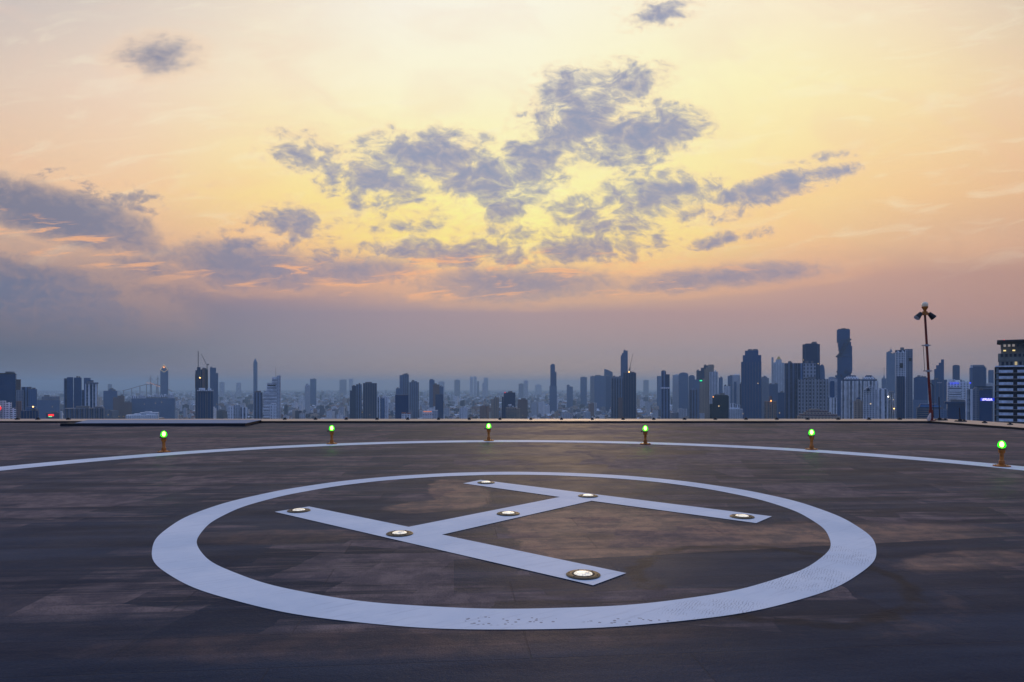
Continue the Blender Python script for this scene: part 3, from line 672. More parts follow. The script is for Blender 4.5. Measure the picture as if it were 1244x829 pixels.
T('pink_block', 'pinkish block in front of the mauve grey tower', [(137.5,145,483,'brown','left_wing'),(143,151,481,'brown','right_wing',{'y':5}),(151,160,489,'brown','low_wing')], 2400, cat='building')
T('estate_slab', 'row of six pale ribbed housing slabs below the bridge', [(160+i*8.8,167.6+i*8.8,481.5-(i%2)-(.8 if i>2 else 0),'pale' if i%2 else 'rib','slab',{'y':8*(i%2),'fins':4}) for i in range(6)]+[(161,213,484,'slate','link_block',{'y':14})], 2500, cat='building')
T('school_block', 'white low flat building with a dark porch at the left platform', [(154,193,504,'white','body'),(170,193,501.5,'pale','upper_floor',{'y':10})], 2100, cat='building')
T('diamond_tower', 'pale blue tower with a lit pointed diamond crown', [(195,204.3,449.5,'slate','body',{'dep':1}),(195,204.3,443.2,'slate','crown',{'y0':449.5,'shape':'gable','rise':6})], 3500,
  extras=[('bar','light_strip',(195.2,449.5,-26),(199.6,443.2,-26),.5,glow('soft yellow strip',(1,.75,.35),.35)),('bar','light_strip',(204,449.5,-26),(199.6,443.2,-26),.5,_c['soft yellow strip']),('bar','light_strip',(195.2,449.5,-26),(199.6,452.5,-26),.5,_c['soft yellow strip']),('bar','light_strip',(204,449.5,-26),(199.6,452.5,-26),.5,_c['soft yellow strip']),('lamp','lamp',(199.4,446.5),.7,LO,30)])
cw = T('unfinished_tower', 'dark unfinished tower with cranes on its top', [(237.5,244,450,'dark','left_core'),(239.5,243.5,446.3,'dark','lift_core',{'y':2}),(244,252.6,449,'dark','right_frame',{'fins':3}),(246,249,448,'brown','hoist',{'y':-9}),(238,254,474,'dark','lower_body',{'y':-4})], 1700,
  extras=[('lamp','work_lamp',(243.3,459.2),.7,LY,16),('bar','scaffold',(237.8,472,-14),(237.8,455,-14),.8,CRANE),('bar','scaffold',(252.4,472,-14),(252.4,450,-14),.7,CRANE)])
T('trimmed_block', 'dark blue glass block with white trim at the foot of the unfinished tower', [(240.5,250,475.5,'navy','left_bay',{'fins':3,'fw':.12}),(252.5,259,475,'navy','right_bay',{'fins':2,'fw':.12}),(240,259,474,'white','cornice',{'y0':475.2,'y':2})], 1600)
def crane(label, foot, top, tip, tail, d, wpx=.7):
    r_ = empty('tower_crane', (X(foot[0],d), d-8, Z(foot[1],d))); tag(r_, label, 'crane', 'construction cranes')
    def L(p): return Vector(((p[0]-foot[0])/F*d, 0, (foot[1]-p[1])/F*d))
    q = MB(); h = wpx/F*d/2
    for sx in (-1,1):
        for sy in (-1,1): q.bar(L(foot)+Vector((sx*h,sy*h,0)), L(top)+Vector((sx*h,sy*h,0)), h*.35, 4)
    n_ = 14
    for i in range(n_):
        a = L(foot).lerp(L(top), i/n_); b_ = L(foot).lerp(L(top), (i+1)/n_); s_ = 1 if i%2 else -1
        q.bar(a+Vector((s_*h,-h,0)), b_+Vector((-s_*h,-h,0)), h*.25, 4)
    q.build('mast', CRANE, r_)
    if tip:
        q = MB(); A, B = L(top), L(tip); q.bar(A, B, h*.55, 4); q.bar(A+Vector((0,2,1.5)), B, h*.3, 4); q.build('jib', CRANE, r_)
        q = MB(); q.bar(L(top), L(tail), h*.7, 4); q.box(L(tail).x-1.5, L(tail).x+1.5, -1.5, 1.5, L(tail).z-3, L(tail).z); q.build('counterweight', CRANE, r_)
crane('thin crane mast rising highest above the unfinished tower', (242.6,448), (242.6,427), None, None, 1700, .6)
crane('luffing crane with a slanting jib at the right side of the unfinished tower', (253.3,474), (253.3,445), (246.2,430.3), (254.6,442.5), 1690, .7)
T('blue_tower', 'blue tower with a stepped right side behind the unfinished tower', [(255.2,262.5,447,'blue','body'),(262,265,453.5,'blue','shoulder')], 3000)
T('needle_tower', 'slender pointed tower standing alone left of the stepped white tower', [(307.7,312.8,440,'slate','body',{'shape':'round','dep':1}),(307.9,312.4,436.3,'slate','crown',{'y0':440,'shape':'round','top':.25,'dep':1})], 4200, extras=[('bar','spire',(310,437),(310,434.8),.35,STEEL)])
T('stepped_white_tower', 'white tower stepping up to the right with an antenna', [(320.5,325,477,'white','step',{'ledges':6.5}),(324.5,331,465.5,'band','step',{'y':3,'ledges':6.5}),(330.5,337,458.5,'band','step',{'y':5,'ledges':6.5}),(320.5,337,475,'band','lower_body',{'y':-3,'ledges':6.5}),(336.6,341,456.6,'pale','side_slab',{'dep':2})], 1600,
  extras=[('bar','antenna',(335,458),(335,446.5),.3,STEEL),('panel','dark_recess',(325.5,467.5),(335,469.2),16,STEEL)])
T('white_rib_block', 'white block with dark bays left of the stepped white tower', [(277,285,493.5,'white','left_bay'),(284,292,492,'pale','middle_bay',{'fins':3}),(291,300,495,'rib','right_bay')], 1500, cat='building')
T('green_grey_block', 'grey green ribbed block touching the stepped white tower', [(308.5,319,477,'ribd','body'),(311,317,475,'brown','roof_room',{'y':4})], 1900, cat='building')
T('small_white_tower', 'small white tower in front of the stepped white tower', [(328.5,336.5,492,'white','body',{'fins':2}),(330,335,490.3,'pale','roof_room',{'y':3})], 1450, cat='building')
T('pale_tower', 'pale narrow tower in front of a darker one in the hazy middle distance', [(370.3,376.8,468.5,'pale','body'),(371.5,374.5,466.2,'pale','crown',{'y':2})], 3300)
T('hazy_tower', 'grey blue tower behind the pale narrow tower', [(376.8,384.3,460.5,'slate','body')], 4700)
T('dark_stepped_tower', 'dark tower stepping up to the right beside the dark slab', [(425,428.5,474.5,'dark','step'),(427.5,433,469,'dark','step'),(432.5,439.5,467,'ribd','body')], 2300)
T('dark_slab', 'dark flat topped slab tower right of the dark stepped tower', [(441.3,457.8,465.6,'dark','body',{'fins':6,'fw':.12})], 2250)
T('white_terrace_block', 'white ribbed block with balconies below the dark slab tower', [(458,465,482.5,'rib','left_wing'),(464,471.8,482,'white','right_wing',{'fins':3}),(463,467,484,'slate','recess',{'y':-3})], 1750, cat='building')
T('dark_glass_block', 'squat dark blue glass block below the pair of slate towers', [(480.2,496.3,480.3,'navy','body',{'plant':0}),(480,496.5,479.9,'dark','roof_edge',{'y0':480.6,'plant':0})], 1550)
T('slate_tower', 'left and taller of the pair of slate blue towers', [(485.4,490,456,'slate','left_wing'),(489.5,496.8,455,'ribd','body'),(481,485.4,472,'slate','low_wing')], 2700)
T('slate_block', 'right and shorter of the pair of slate blue towers', [(497.2,508.8,464.6,'ribd','body'),(499.5,506.5,463.3,'slate','crown',{'y':2})], 2700)
T('blue_grey_tower', 'narrow blue grey tower behind the brown one in mid city', [(521.5,528,462,'slate','body'),(523,526,460.8,'slate','crown',{'y':1})], 3000)
T('brown_tower', 'brown stepped tower behind the small navy glass block', [(526,534,467.3,'brown','body'),(534,538.6,469.8,'slate','shoulder')], 2500)
T('navy_block', 'small navy glass block in front of the brown stepped tower', [(529,538.7,479.2,'navy','body',{'plant':0})], 2200)
T('rust_roof_block', 'small white block with rust red roofs beside the squat dark glass block', [(488,493,501.5,'white','left_wing',{'roof':simple('rust roof',(.30,.07,.04),.8)}),(494.5,499,502,'white','right_wing',{'roof':_c['rust roof']}),(488,499,504.5,'pale','link',{'y':3})], 1300, cat='building', extras=[('panel','rust_band',(488,501.2),(493,502.2),12,_c['rust roof']),('panel','rust_band',(494.5,501.7),(499,502.6),12,_c['rust roof'])])
T('orange_roof_block', 'white wide block with an orange lit strip along its roof', [(513.5,526,499.5,'white','body',{'ledges':5}),(525,532,498.5,'pale','side_wing')], 1500, cat='building', extras=[('panel','orange_strip',(514.5,499.2),(524.5,500.4),18,glow('dull orange strip',(.8,.22,.08),.55))])
T('white_mid_block', 'small white block with trees on both sides in mid city', [(558.5,567.8,495.5,'white','body',{'fins':4}),(561,566,493.8,'pale','roof_room',{'y':3})], 2050, cat='building')
T('cream_tower', 'cream lit tower left of the sloped dark block', [(596.5,601,485,'beige','left_wing'),(600.5,606,483,'beige','body',{'fins':2})], 2400)
T('sloped_dark_block', 'dark grey blue block with a sloped left shoulder', [(612,626,477,'dark','body'),(609.3,612.2,482,'dark','shoulder',{'top':.7})], 2000, extras=[('lamp','lamp',(613.5,477),.5,LR,20)])
T('cream_low_block', 'low cream block in front of the sloped dark block', [(614.5,627,495,'beige','body',{'ledges':4}),(627,632,496.5,'beige','end_wall'),(617,624,493.5,'pale','roof_room',{'y':3})], 1700, cat='building')
T('brown_slab', 'square brown slab behind the cream low block', [(629,641,485.5,'brown','body'),(633,637,484,'brown','roof_room')], 2500, cat='building')
T('notched_tower', 'tall blue tower standing alone in the centre with a notched top', [(668.8,671.6,442,'blue','left_fin',{'shape':'wedgeR','rise':1.8}),(671.4,673.8,442.6,'blue','crown',{'y':2}),(668.6,674.2,444,'blue','body'),(674,676,452,'blue','shoulder'),(667.5,676.5,469,'slate','podium')], 3400)
T('low_slate_tower', 'small slate tower with an arched roof right of the notched blue tower', [(688.5,692,467.5,'slate','body',{'shape':'arch','rise':1}),(692,696,470,'slate','side_wing')], 4300)
T('pale_slab', 'pale hazy slab left of the curved roof tower', [(705,713,458.6,'slate','body')], 4600)
T('grey_slab', 'grey hazy slab at the left of the curved roof tower group', [(717,722.5,457.5,'grey','body')], 4300)
T('wide_slate_slab', 'wide slate slab in front of the curved roof tower', [(722,736,456.8,'slate','body'),(735,741,457,'blue','side_wing',{'y':3})], 3700)
T('curved_roof_tower', 'blue tower with a curved sloping roof left of the tall blue tower', [(734,744.2,448.5,'blue','body',{'shape':'wedgeL','rise':4}),], 4100)
T('tall_blue_tower', 'tall blue tower with a clipped left shoulder behind the crane block', [(757.3,762.6,426.2,'blue','body'),(755.5,757.5,429.2,'blue','step'),(754,755.8,432,'blue','step'),(754,762.6,436,'blue','lower_body',{'y':3})], 3000)
T('pale_ribbed_tower', 'grey ribbed tower left of the dark tower with a crane', [(742.5,757,460,'ribd','body',{'fins':5,'fw':.2}),(743.5,757,457.8,'grey','crown',{'y0':460,'y':1}),(751,756,483,'brown','front_bay',{'y':-16})], 2100)
T('dark_crane_tower', 'dark broad tower with a crane on the roof', [(757,772.5,453.2,'dark','body',{'fins':5,'fw':.1}),(762,767.5,451.5,'dark','roof_room',{'y':3})], 1900, extras=[('lamp','work_lamp',(764,452.2),.7,LY,16)])
crane('small luffing crane standing on the dark broad tower', (764.6,453), (764.8,446), (768.2,430.5), (763.8,449), 1895, .7)
T('narrow_dark_tower', 'narrow dark tower with a white band round its middle', [(803.2,809,451,'ribd','left_shaft'),(808.5,813.4,455,'dark','right_shaft'),(803,813.6,473,'ribd','lower_body',{'y':-2}),(802.8,813.8,470.7,'white','sky_band',{'y0':472.4,'y':-3,'plant':0}),(804,807.5,450.2,'dark','crown',{'y':2})], 1800)
T('hazy_pale_tower', 'pale round tower behind the narrow dark tower', [(798,803.5,457,'slate','body',{'shape':'round'})], 3900)
T('white_hazy_tower', 'white hazy tower left of the arched slate tower', [(817,824.5,455.8,'pale','body')], 3000)
T('arched_slate_tower', 'slate tower with an arched top among hazy towers', [(824.5,836,452.8,'slate','body',{'shape':'arch','rise':2.5})], 2900)
T('round_slate_tower', 'smaller arched slate tower right of the bigger one', [(836.5,844,455.8,'slate','body',{'shape':'arch','rise':2.5})], 2900)
T('pyramid_top_tower', 'slate tower with a small pyramid roof room', [(837.3,849.2,473.5,'ribd','body',{'fins':4,'fw':.15}),(840,846,471.5,'slate','roof_room',{'y0':473.5,'top':.3})], 1900)
T('dark_back_tower', 'dark stepped tower behind the cream rounded tower', [(846,852,450.5,'dark','left_wing'),(851.5,857,447,'dark','step'),(855,861,444.2,'dark','body'),(842,849,461.3,'slate','low_wing')], 2500)
T('cream_crown_tower', 'cream stepped tower with a rounded pale crown', [(858,867,446.5,'beige','body'),(859.5,868,443.2,'beige','crown',{'y0':447,'shape':'round','top':.8}),(862,871.6,452,'pale','right_wing',{'y':-4,'fins':3}),(854,858.5,460,'beige','step',{'y':-3}),(850,854.5,465,'beige','step',{'y':-5}),(856,860,448.5,'beige','step',{'y':-2})], 2050)
T('green_sign_tower', 'slate block with a green lit sign left of the cream stepped tower', [(849,853.5,462,'slate','body')], 2150, extras=[('panel','green_sign',(849.8,462),(852.8,463.3),14,LG)])
T('dark_teal_block', 'squat dark teal glass block in front of the cream stepped tower', [(865.5,885,481,'teal','body',{'yaw':0}),(868,884,480,'teal','upper_floor',{'y':4}),(862,867,491,'teal','low_wing')], 1500, extras=[('lamp','lamp',(866.2,482.3),.55,LO,16)])
T('slate_pair_tower', 'narrow slate tower right of the cream stepped tower', [(873,878,459,'slate','body')], 2700)
T('white_ball_tower', 'white tower with two dark round ornaments on its roof', [(879,887,469,'white','body',{'plant':0})], 2200, extras=[('lamp','roof_ball',(881,468.5),1.2,STEEL,0),('lamp','roof_ball',(886.3,468.2),1.2,STEEL,0)])
T('hazy_twin_tower', 'pale twin topped tower left of the stepped crown tower', [(884,890.5,456.8,'slate','left_wing'),(889.5,899,456,'pale','right_wing'),(891.5,894.5,464,'blue','glass_strip',{'y':-14})], 2800)
T('pale_low_tower', 'pale ribbed low block right of the dark teal glass block', [(887,893.5,490.5,'rib','left_wing'),(892.5,899,492,'rib','right_wing'),(885,902,497,'pale','podium',{'y':-3})], 1800, cat='building')
T('stepped_crown_tower', 'broad dark blue tower with a stepped narrow crown', [(905,921,426.3,'blue','crown',{'y':0}),(902.3,924.3,432,'blue','shoulder',{'y':-1}),(900.3,924.3,440,'blue','body',{'y':-3,'fins':7,'fw':.08}),(898.5,907.5,466.5,'dark','side_wing',{'y':-14}),(907.5,924.6,471,'blue','podium',{'y':-9})], 2000)
T('slate_mid_tower', 'grey slate block right of the stepped crown tower', [(924.5,934,459.5,'grey','body'),(925.5,932,458,'slate','crown',{'y':3})], 2300)
T('gold_dome_tower', 'pale tower with a gold domed top', [(937.2,939.6,434.2,'pale','side_fin'),(942.5,949.5,437,'pale','crown',{'y0':441}),(939.8,952.3,441,'pale','body',{'fins':4,'fw':.12}),(943.2,948.8,433.3,simple('gold roof',(.62,.40,.08),.45,.4),'gold_dome',{'y0':437,'top':.25})], 2800)
T('grey_front_block', 'grey block in front of the gold domed tower', [(934,945,467,'slate','body'),(945,953,477,'blue','side_wing')], 2050)
T('beige_lamp_block', 'narrow beige block with a small dark roof room and one orange lamp', [(928.6,943,487.5,'beige','body',{'fins':3,'fw':.35}),(934,938.5,481.5,'brown','roof_room',{'y0':487,'top':.5})], 1400, cat='building', extras=[('lamp','lamp',(936.3,487),.8,LO,15)])
T('gridded_tower', 'wide concrete tower with a dense grid of dark windows', [(952.7,968.5,441.3,'ribd','left_wing',{'fins':6,'fw':.2}),(968,975.5,441.3,'ribd','middle_wing',{'y':3}),(975,991,441.8,'grid','upper_body',{'y':8}),(968.5,1004,461,'grid','front_body',{'y':-8,'fins':11,'fw':.22})], 1300)
T('round_back_tower', 'dark tower rising behind the gridded concrete tower', [(974.8,995.8,418.6,'dark','body',{'shape':'cham'}),(978,993,417.7,'dark','crown',{'y0':418.6}),(995,1001.8,443,'slate','side_drum',{'shape':'arch','rise':9})], 1650)
T('white_arch_tower', 'white tower with a dark arched glass front', [(1004.2,1016.8,460.5,'pale','body'),(1008,1013.5,463,'blue','glass_front',{'y':-9,'shape':'arch','rise':1.5}),(1006,1015,458.3,'grey','crown',{'y0':460.5,'top':.6}),(1004.5,1015.5,483,'rib','front_wing',{'y':-12,'fins':4,'fw':.4})], 1600)
# the tall tower with missing pixel-like corners
d = 2000; pcx = 1026
tw = empty('notched_skyscraper', (X(pcx,d), d, GZ), -math.atan((pcx-622)/F)*.9); tag(tw, 'tallest tower, dark blue with blocky bites out of its sides', 'tower')
q = MB(); rnd = random.Random(11); ca = math.cos(math.atan((pcx-622)/F))
for k in range(44):
    ya = 401+k*2.5; yb = ya+2.5
    if ya < 416: l, r_ = 1016.6, 1032.2
    elif ya < 420: l, r_ = 1017.6+rnd.random()*.6, 1033.6
    elif ya < 433: l, r_ = 1018.0+rnd.choice((0,.5,1.2)), 1034.8
    elif ya < 449: l, r_ = 1017.2, 1035.0
    elif ya < 456: l, r_ = 1017.0, 1034.6-rnd.choice((0,.6,1.4))
    else: l, r_ = 1015.6-rnd.choice((0,.8)), 1033.6
    q.box((l-pcx)/F*d*ca, (r_-pcx)/F*d*ca, -18+(2.5 if 413 < ya < 434 and k%2 else 0), 20, Z(yb,d)-GZ+.02 if k < 43 else 0, Z(ya,d)-GZ, 0, 1)
q.build('body', [FM['blue'], ROOF], tw)
q = MB()
for k in range(46):   # ragged cubes where the skin is cut back in a spiral
    t_ = k/46; yy = 412+t_*22; xx = 1031-t_*13+rnd.uniform(-2.4,2.4); s_ = rnd.uniform(1.2,2.6)
    q.box((xx-pcx)/F*d*ca-s_, (xx-pcx)/F*d*ca+s_, -18-s_*1.6, -17, Z(yy,d)-GZ-s_, Z(yy,d)-GZ+s_)
for k in range(14):
    yy = 450+rnd.uniform(0,10); xx = rnd.uniform(1016,1034.5); s_ = rnd.uniform(1.2,2.6)
    q.box((xx-pcx)/F*d*ca-s_, (xx-pcx)/F*d*ca+s_, -18-s_*1.6, -17, Z(yy,d)-GZ-s_, Z(yy,d)-GZ+s_)
q.build('projecting_cubes', FM['dark'], tw)
q = MB(); q.box((1018-pcx)/F*d*ca, (1031-pcx)/F*d*ca, -12, 14, Z(401,d)-GZ+.05, Z(400,d)-GZ); q.box((1022-pcx)/F*d*ca, (1027-pcx)/F*d*ca, -8, 10, Z(400,d)-GZ+.05, Z(399.2,d)-GZ); q.build('crown', STEEL, tw)
SKY.append((1016,1035,401,1980))
T('slate_shoulder_tower', 'slate block with a rounded roof at the foot of the tallest tower', [(1006,1016,458,'slate','body',{'shape':'arch','rise':3}),(1015,1022,462,'dark','side_wing')], 2200)
T('domed_rib_tower', 'left of the twin white ribbed towers with layered domed roofs', [(1022,1045,463,'rib','body',{'fins':7,'fw':.35}),(1023,1045,461,'dark','dark_band',{'y0':462.8}),(1025.5,1043.5,459.3,'white','roof_tier',{'y0':461,'top':.92}),(1027.5,1041.5,457.6,'white','roof_tier',{'y0':459.2,'top':.88}),(1030,1040,456.2,'dark','roof_cap',{'y0':457.5,'top':.8})], 1350)
T('domed_rib_tower', 'right of the twin white ribbed towers with layered domed roofs', [(1045.6,1066,463,'rib','body',{'fins':6,'fw':.35}),(1046,1065,461,'dark','dark_band',{'y0':462.8}),(1047.5,1063.5,459.3,'white','roof_tier',{'y0':461,'top':.92}),(1049.5,1061,457.6,'white','roof_tier',{'y0':459.2,'top':.88}),(1051,1059.5,456.2,'dark','roof_cap',{'y0':457.5,'top':.8})], 1380)
T('gabled_tower', 'white tower with a steep gable in front of the twin domed towers', [(1048.5,1065,468.3,'pale','body',{'shape':'gable','rise':6,'fins':5}),(1052.5,1056,471,'dark','gable_window',{'y0':475,'y':-12,'shape':'gable','rise':2}),(1066.8,1077.3,473,'rib','right_wing',{'fins':3,'fw':.3}),(1067,1077,471.7,'white','cornice',{'y0':473})], 1150)
T('cream_gable_house', 'small cream gabled block left of the white gabled tower', [(1037.5,1048,484.5,'beige','body',{'shape':'gable','rise':3.5}),(1037,1042,488,'beige','step',{'y':-8}),(1040.5,1046,483,'dark','roof_room',{'y0':485.5,'y':6,'top':.5})], 1080, cat='building')
q_ = [(968+a,1020-b,y_,'beige' if i%2==0 else 'brown','terrace',{'shape':'round','k':3,'y':c,'dep':.6}) for i,(a,b,y_,c) in enumerate([(0,0,505,-10),(2,3,503,-4),(8,10,500.8,0),(11,14,498.8,3),(15,24,497,6)])]
T('terraced_building', 'low building of curved stacked terraces below the gridded tower', q_, 1000, cat='building')
T('spire_tower', 'pale tall tower with a pointed spire behind the zigzag crown tower', [(1076.7,1082,428,'slate','left_half'),(1081.5,1087.5,430,'slate','right_half',{'y':2}),(1080.3,1084.2,424.5,'slate','crown',{'y0':428,'top':.35})], 3000, extras=[('bar','spire',(1082.3,425),(1082.3,421.3),.35,STEEL)])
T('thin_spire_building', 'pale hazy block with a needle spire left of the zigzag crown tower', [(1071,1077.5,460,'slate','body'),(1072.8,1075,455.5,'slate','spire_base',{'y0':460,'top':.3})], 3200, extras=[('bar','spire',(1074,456),(1074,446),.35,STEEL)])
T('zigzag_crown_tower', 'big pale tower with a zigzag crown and dark recessed strip', [(1087.6,1099.3,428.5,'pale','left_body'),(1099,1108.6,424.4,'grey','right_body',{'y':4}),(1089,1098,457.5,'navy','dark_recess',{'y':-15,'fins':4,'fw':.12}),(1087.6,1099,425.4,'dark','crown_back',{'y0':428.5,'y':3}),(1087.8,1093.4,425.8,'white','zigzag_gable',{'y0':429,'y':-1.5,'shape':'gable','rise':3.2,'roof':ROOFW}),(1093.4,1099,425.8,'white','zigzag_gable',{'y0':429,'y':-1.5,'shape':'gable','rise':3.2}),(1099.2,1100,426,'white','edge_fin',{'y':-16,'dep':.1})], 1250,
  extras=[('panel','square_window',(1092.4,441.5),(1096.5,447.4),14.0,STEEL),('panel','square_window',(1103.8,435.5),(1107,439),6,STEEL)])
T('side_pale_block', 'pale block with small lamps between the gabled and zigzag towers', [(1078,1087.5,478,'pale','body',{'fins':3}),(1079.5,1086,475.5,'grey','crown')], 1500, cat='building', extras=[('lamp','lamp',(1078.6,482),.8,LW,14),('lamp','lamp',(1085.6,496.3),.7,LY,14)])
T('dark_slab_tower', 'dark blue slab left of the leaning pole', [(1110,1126.5,459,'blue','body'),(1112,1124,458,'dark','crown'),(1109,1127,486,'slate','podium')], 1800)
T('spiked_steps_tower', 'dark blue tower stepping up to a spike right of the leaning pole', [(1143.2,1146.6,437,'blue','spike'),(1140.5,1144,441,'blue','step'),(1137.3,1141.5,444,'blue','step'),(1135,1146.4,448.5,'blue','body'),(1131,1149.8,461.5,'blue','lower_body',{'y':-5,'fins':4,'fw':.06}),(1138,1143,464.5,'pale','light_band',{'y0':465.5,'y':-26,'dep':.1})], 1900)
T('dark_round_tower', 'dark tower with a rounded top behind the white block with a blue sign', [(1157.2,1165.8,443.5,'navy','body',{'shape':'arch','rise':1.5}),(1157,1168,461.5,'dark','podium')], 2300)
bs_ = T('blue_sign_block', 'white striped block with a blue lit sign', [(1150.5,1177.5,464,'white','body',{'y':2}),(1152.5,1167,470,'band','striped_front',{'y':-9,'ledges':5.5,'dep':.5}),(1172.5,1178.5,468,'grey','side_wing',{'y':-3})], 1300, cat='building', extras=[('lamp','blue_lamp',(1177.3,465.6),1.0,LB,24)])
T('blue_shed', 'low shed with a bright blue roof behind the leaning pole', [(1113.5,1141,495,'navy','body',{'ledges':4}),(1116,1140,491,'navy','roof',{'y0':495,'top':.85,'roof':simple('blue sheet roof',(.04,.20,.50),.5)}),(1133,1151,497,'slate','side_hall',{'y':-10})], 1250, cat='building', extras=[('panel','roof_strip',(1117,492.5),(1142,494.2),17,_c['blue sheet roof'])])
T('dark_funnel_block', 'squat dark navy block with overhanging roof below the blue sign block', [(1151,1173,490,'navy','body'),(1147.5,1173.5,488,'navy','roof_overhang',{'y0':491})], 1050, cat='building')
T('white_edge_tower', 'dark glass tower with a white left edge near the balcony building', [(1178.5,1182,443.8,'white','edge_fin',{'y':-2}),(1181.5,1196.5,445.5,'navy','glass_body'),(1181,1195.5,443.6,'grey','crown',{'y0':445.5,'top':.95}),(1178,1198,447,'slate','back_body',{'y':6})], 1900)
wg = T('white_sign_block', 'large rounded glass block with a white lit sign on blue', [(1172.8,1181,473,'rib','left_wing',{'fins':3,'fw':.2}),(1181,1190,470,'grey','shoulder',{'shape':'gable','rise':4}),(1184,1206,469.5,'bandd','glass_body',{'shape':'round','k':3,'dep':.5}),(1189,1204,474,'navy','glass_panel',{'y':-9,'dep':.3})], 1000, cat='building', extras=[('panel','sign_ground',(1190,483.4),(1207.3,487),16,DBL)])
T('pale_dome_block', 'pale domed block squeezed behind the balcony building', [(1198,1207.5,465,'pale','body',{'shape':'arch','rise':3}),(1201.5,1208,449.6,'slate','back_tower',{'y':30})], 2000, cat='building')
# illegible lit lettering, small strokes standing proud of the two roof signs
def letters(root, px0, px1, y0, y1, dd, pcx_, fwd, seed, m_):
    q = MB(); rnd = random.Random(seed); ca_ = math.cos(math.atan((pcx_-622)/F)); x_ = px0
    def bx(a, b_, ya, yb): q.box((a-pcx_)/F*dd*ca_, (b_-pcx_)/F*dd*ca_, -fwd-1.4, -fwd-.7, Z(yb,dd)-GZ, Z(ya,dd)-GZ)
    while x_ < px1-.9:
        w_ = rnd.uniform(.9,1.3); bx(x_, x_+.28, y0, y1)
        if rnd.random() < .6: bx(x_+.30, x_+w_, y0, y0+.5)
        if rnd.random() < .6: bx(x_+.30, x_+w_, y1-.5, y1)
        else: bx(x_+w_-.28, x_+w_, y0+.52, y1-.52)
        x_ += w_+.35
    q.build('lettering', m_, root)
letters(bs_, 1153.5, 1164.5, 464.6, 467.0, 1300, (1150.5+1178.5)/2, 16.5, 3, LB)
letters(wg, 1192, 1205.5, 484.1, 486.3, 1000, (1172.8+1206)/2, 16, 8, glow('white sign glow', (1,.88,.75), 1.6))

# very far, nearly lost in the haze; pale walls paint in part of the fading
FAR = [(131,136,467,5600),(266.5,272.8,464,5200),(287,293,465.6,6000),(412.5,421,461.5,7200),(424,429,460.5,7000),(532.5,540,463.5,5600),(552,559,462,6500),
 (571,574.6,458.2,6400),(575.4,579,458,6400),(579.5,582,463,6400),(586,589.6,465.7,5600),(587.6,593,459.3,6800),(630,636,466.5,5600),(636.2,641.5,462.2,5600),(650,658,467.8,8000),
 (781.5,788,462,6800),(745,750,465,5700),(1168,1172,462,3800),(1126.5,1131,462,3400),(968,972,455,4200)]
CU = ['leaning toward grey','flat topped','thin','pale']
def nearest(px, yt=None):
    L = [('the leftmost glass tower',8),('the blue condominium cluster',98),('the lit diamond crown tower',199),('the unfinished tower',246),('the needle tower',310),('the stepped white tower',331),('the pale narrow tower',374),('the dark slab tower',449),
         ('the pair of slate towers',496),('the brown stepped tower',532),('the tree framed white block',563),('the sloped dark block',618),('the notched blue tower',672),('the curved roof tower',739),('the dark tower with a crane',765),('the narrow dark tower',808),
         ('the arched slate tower',830),('the cream stepped tower',865),('the stepped crown tower',912),('the gold domed tower',946),('the gridded concrete tower',978),('the tallest tower',1026),('the white gabled tower',1060),('the zigzag crown tower',1098),('the leaning pole',1128),('the blue sign block',1163),('the balcony building',1210)]
    return min(L, key=lambda q: abs(q[1]-px))
from collections import Counter
cnt = Counter(); used = {}
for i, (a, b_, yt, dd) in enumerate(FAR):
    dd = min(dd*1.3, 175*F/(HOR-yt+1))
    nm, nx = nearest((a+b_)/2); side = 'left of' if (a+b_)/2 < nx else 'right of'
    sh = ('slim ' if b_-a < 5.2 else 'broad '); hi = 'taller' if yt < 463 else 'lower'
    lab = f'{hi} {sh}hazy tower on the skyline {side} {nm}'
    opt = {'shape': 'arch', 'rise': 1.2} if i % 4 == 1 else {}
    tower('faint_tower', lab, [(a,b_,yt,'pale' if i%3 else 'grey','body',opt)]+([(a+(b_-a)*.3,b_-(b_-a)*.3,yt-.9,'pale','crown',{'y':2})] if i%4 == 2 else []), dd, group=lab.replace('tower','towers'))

# ------------------------------------------------------------------ balcony building at the right
d = 350.0; px0 = 1207.5; azb = math.atan((px0-622)/F); rt = empty('balcony_building', (X(px0,d), d, GZ), -azb); tag(rt, 'balcony building with white railings and a projecting flat roof at the right edge', 'building')
def lx(p): return (p-px0)/F*d*math.cos(azb)
def lz(y_): return Z(y_, d)-GZ
CONC = simple('dark recess wall', (.012,.013,.02), .5); WH = simple('bluish white rail', (.60,.68,.80), .6, scale=.4); SLB = simple('pale slab edge', (.30,.27,.27), .8, scale=.4)
WALLW = facade('pale storey wall', (.22,.23,.22), (.02,.03,.05), 4.4, 3.2, .5, .55, .0)
q = MB(); q.box(lx(1210), lx(1300), 2.2, 30, 0, lz(446.2)); q.build('body', facade('dark glazed storey', (.018,.02,.028), (.012,.018,.032), 3.6, 3.17, .8, .7, .012), rt)
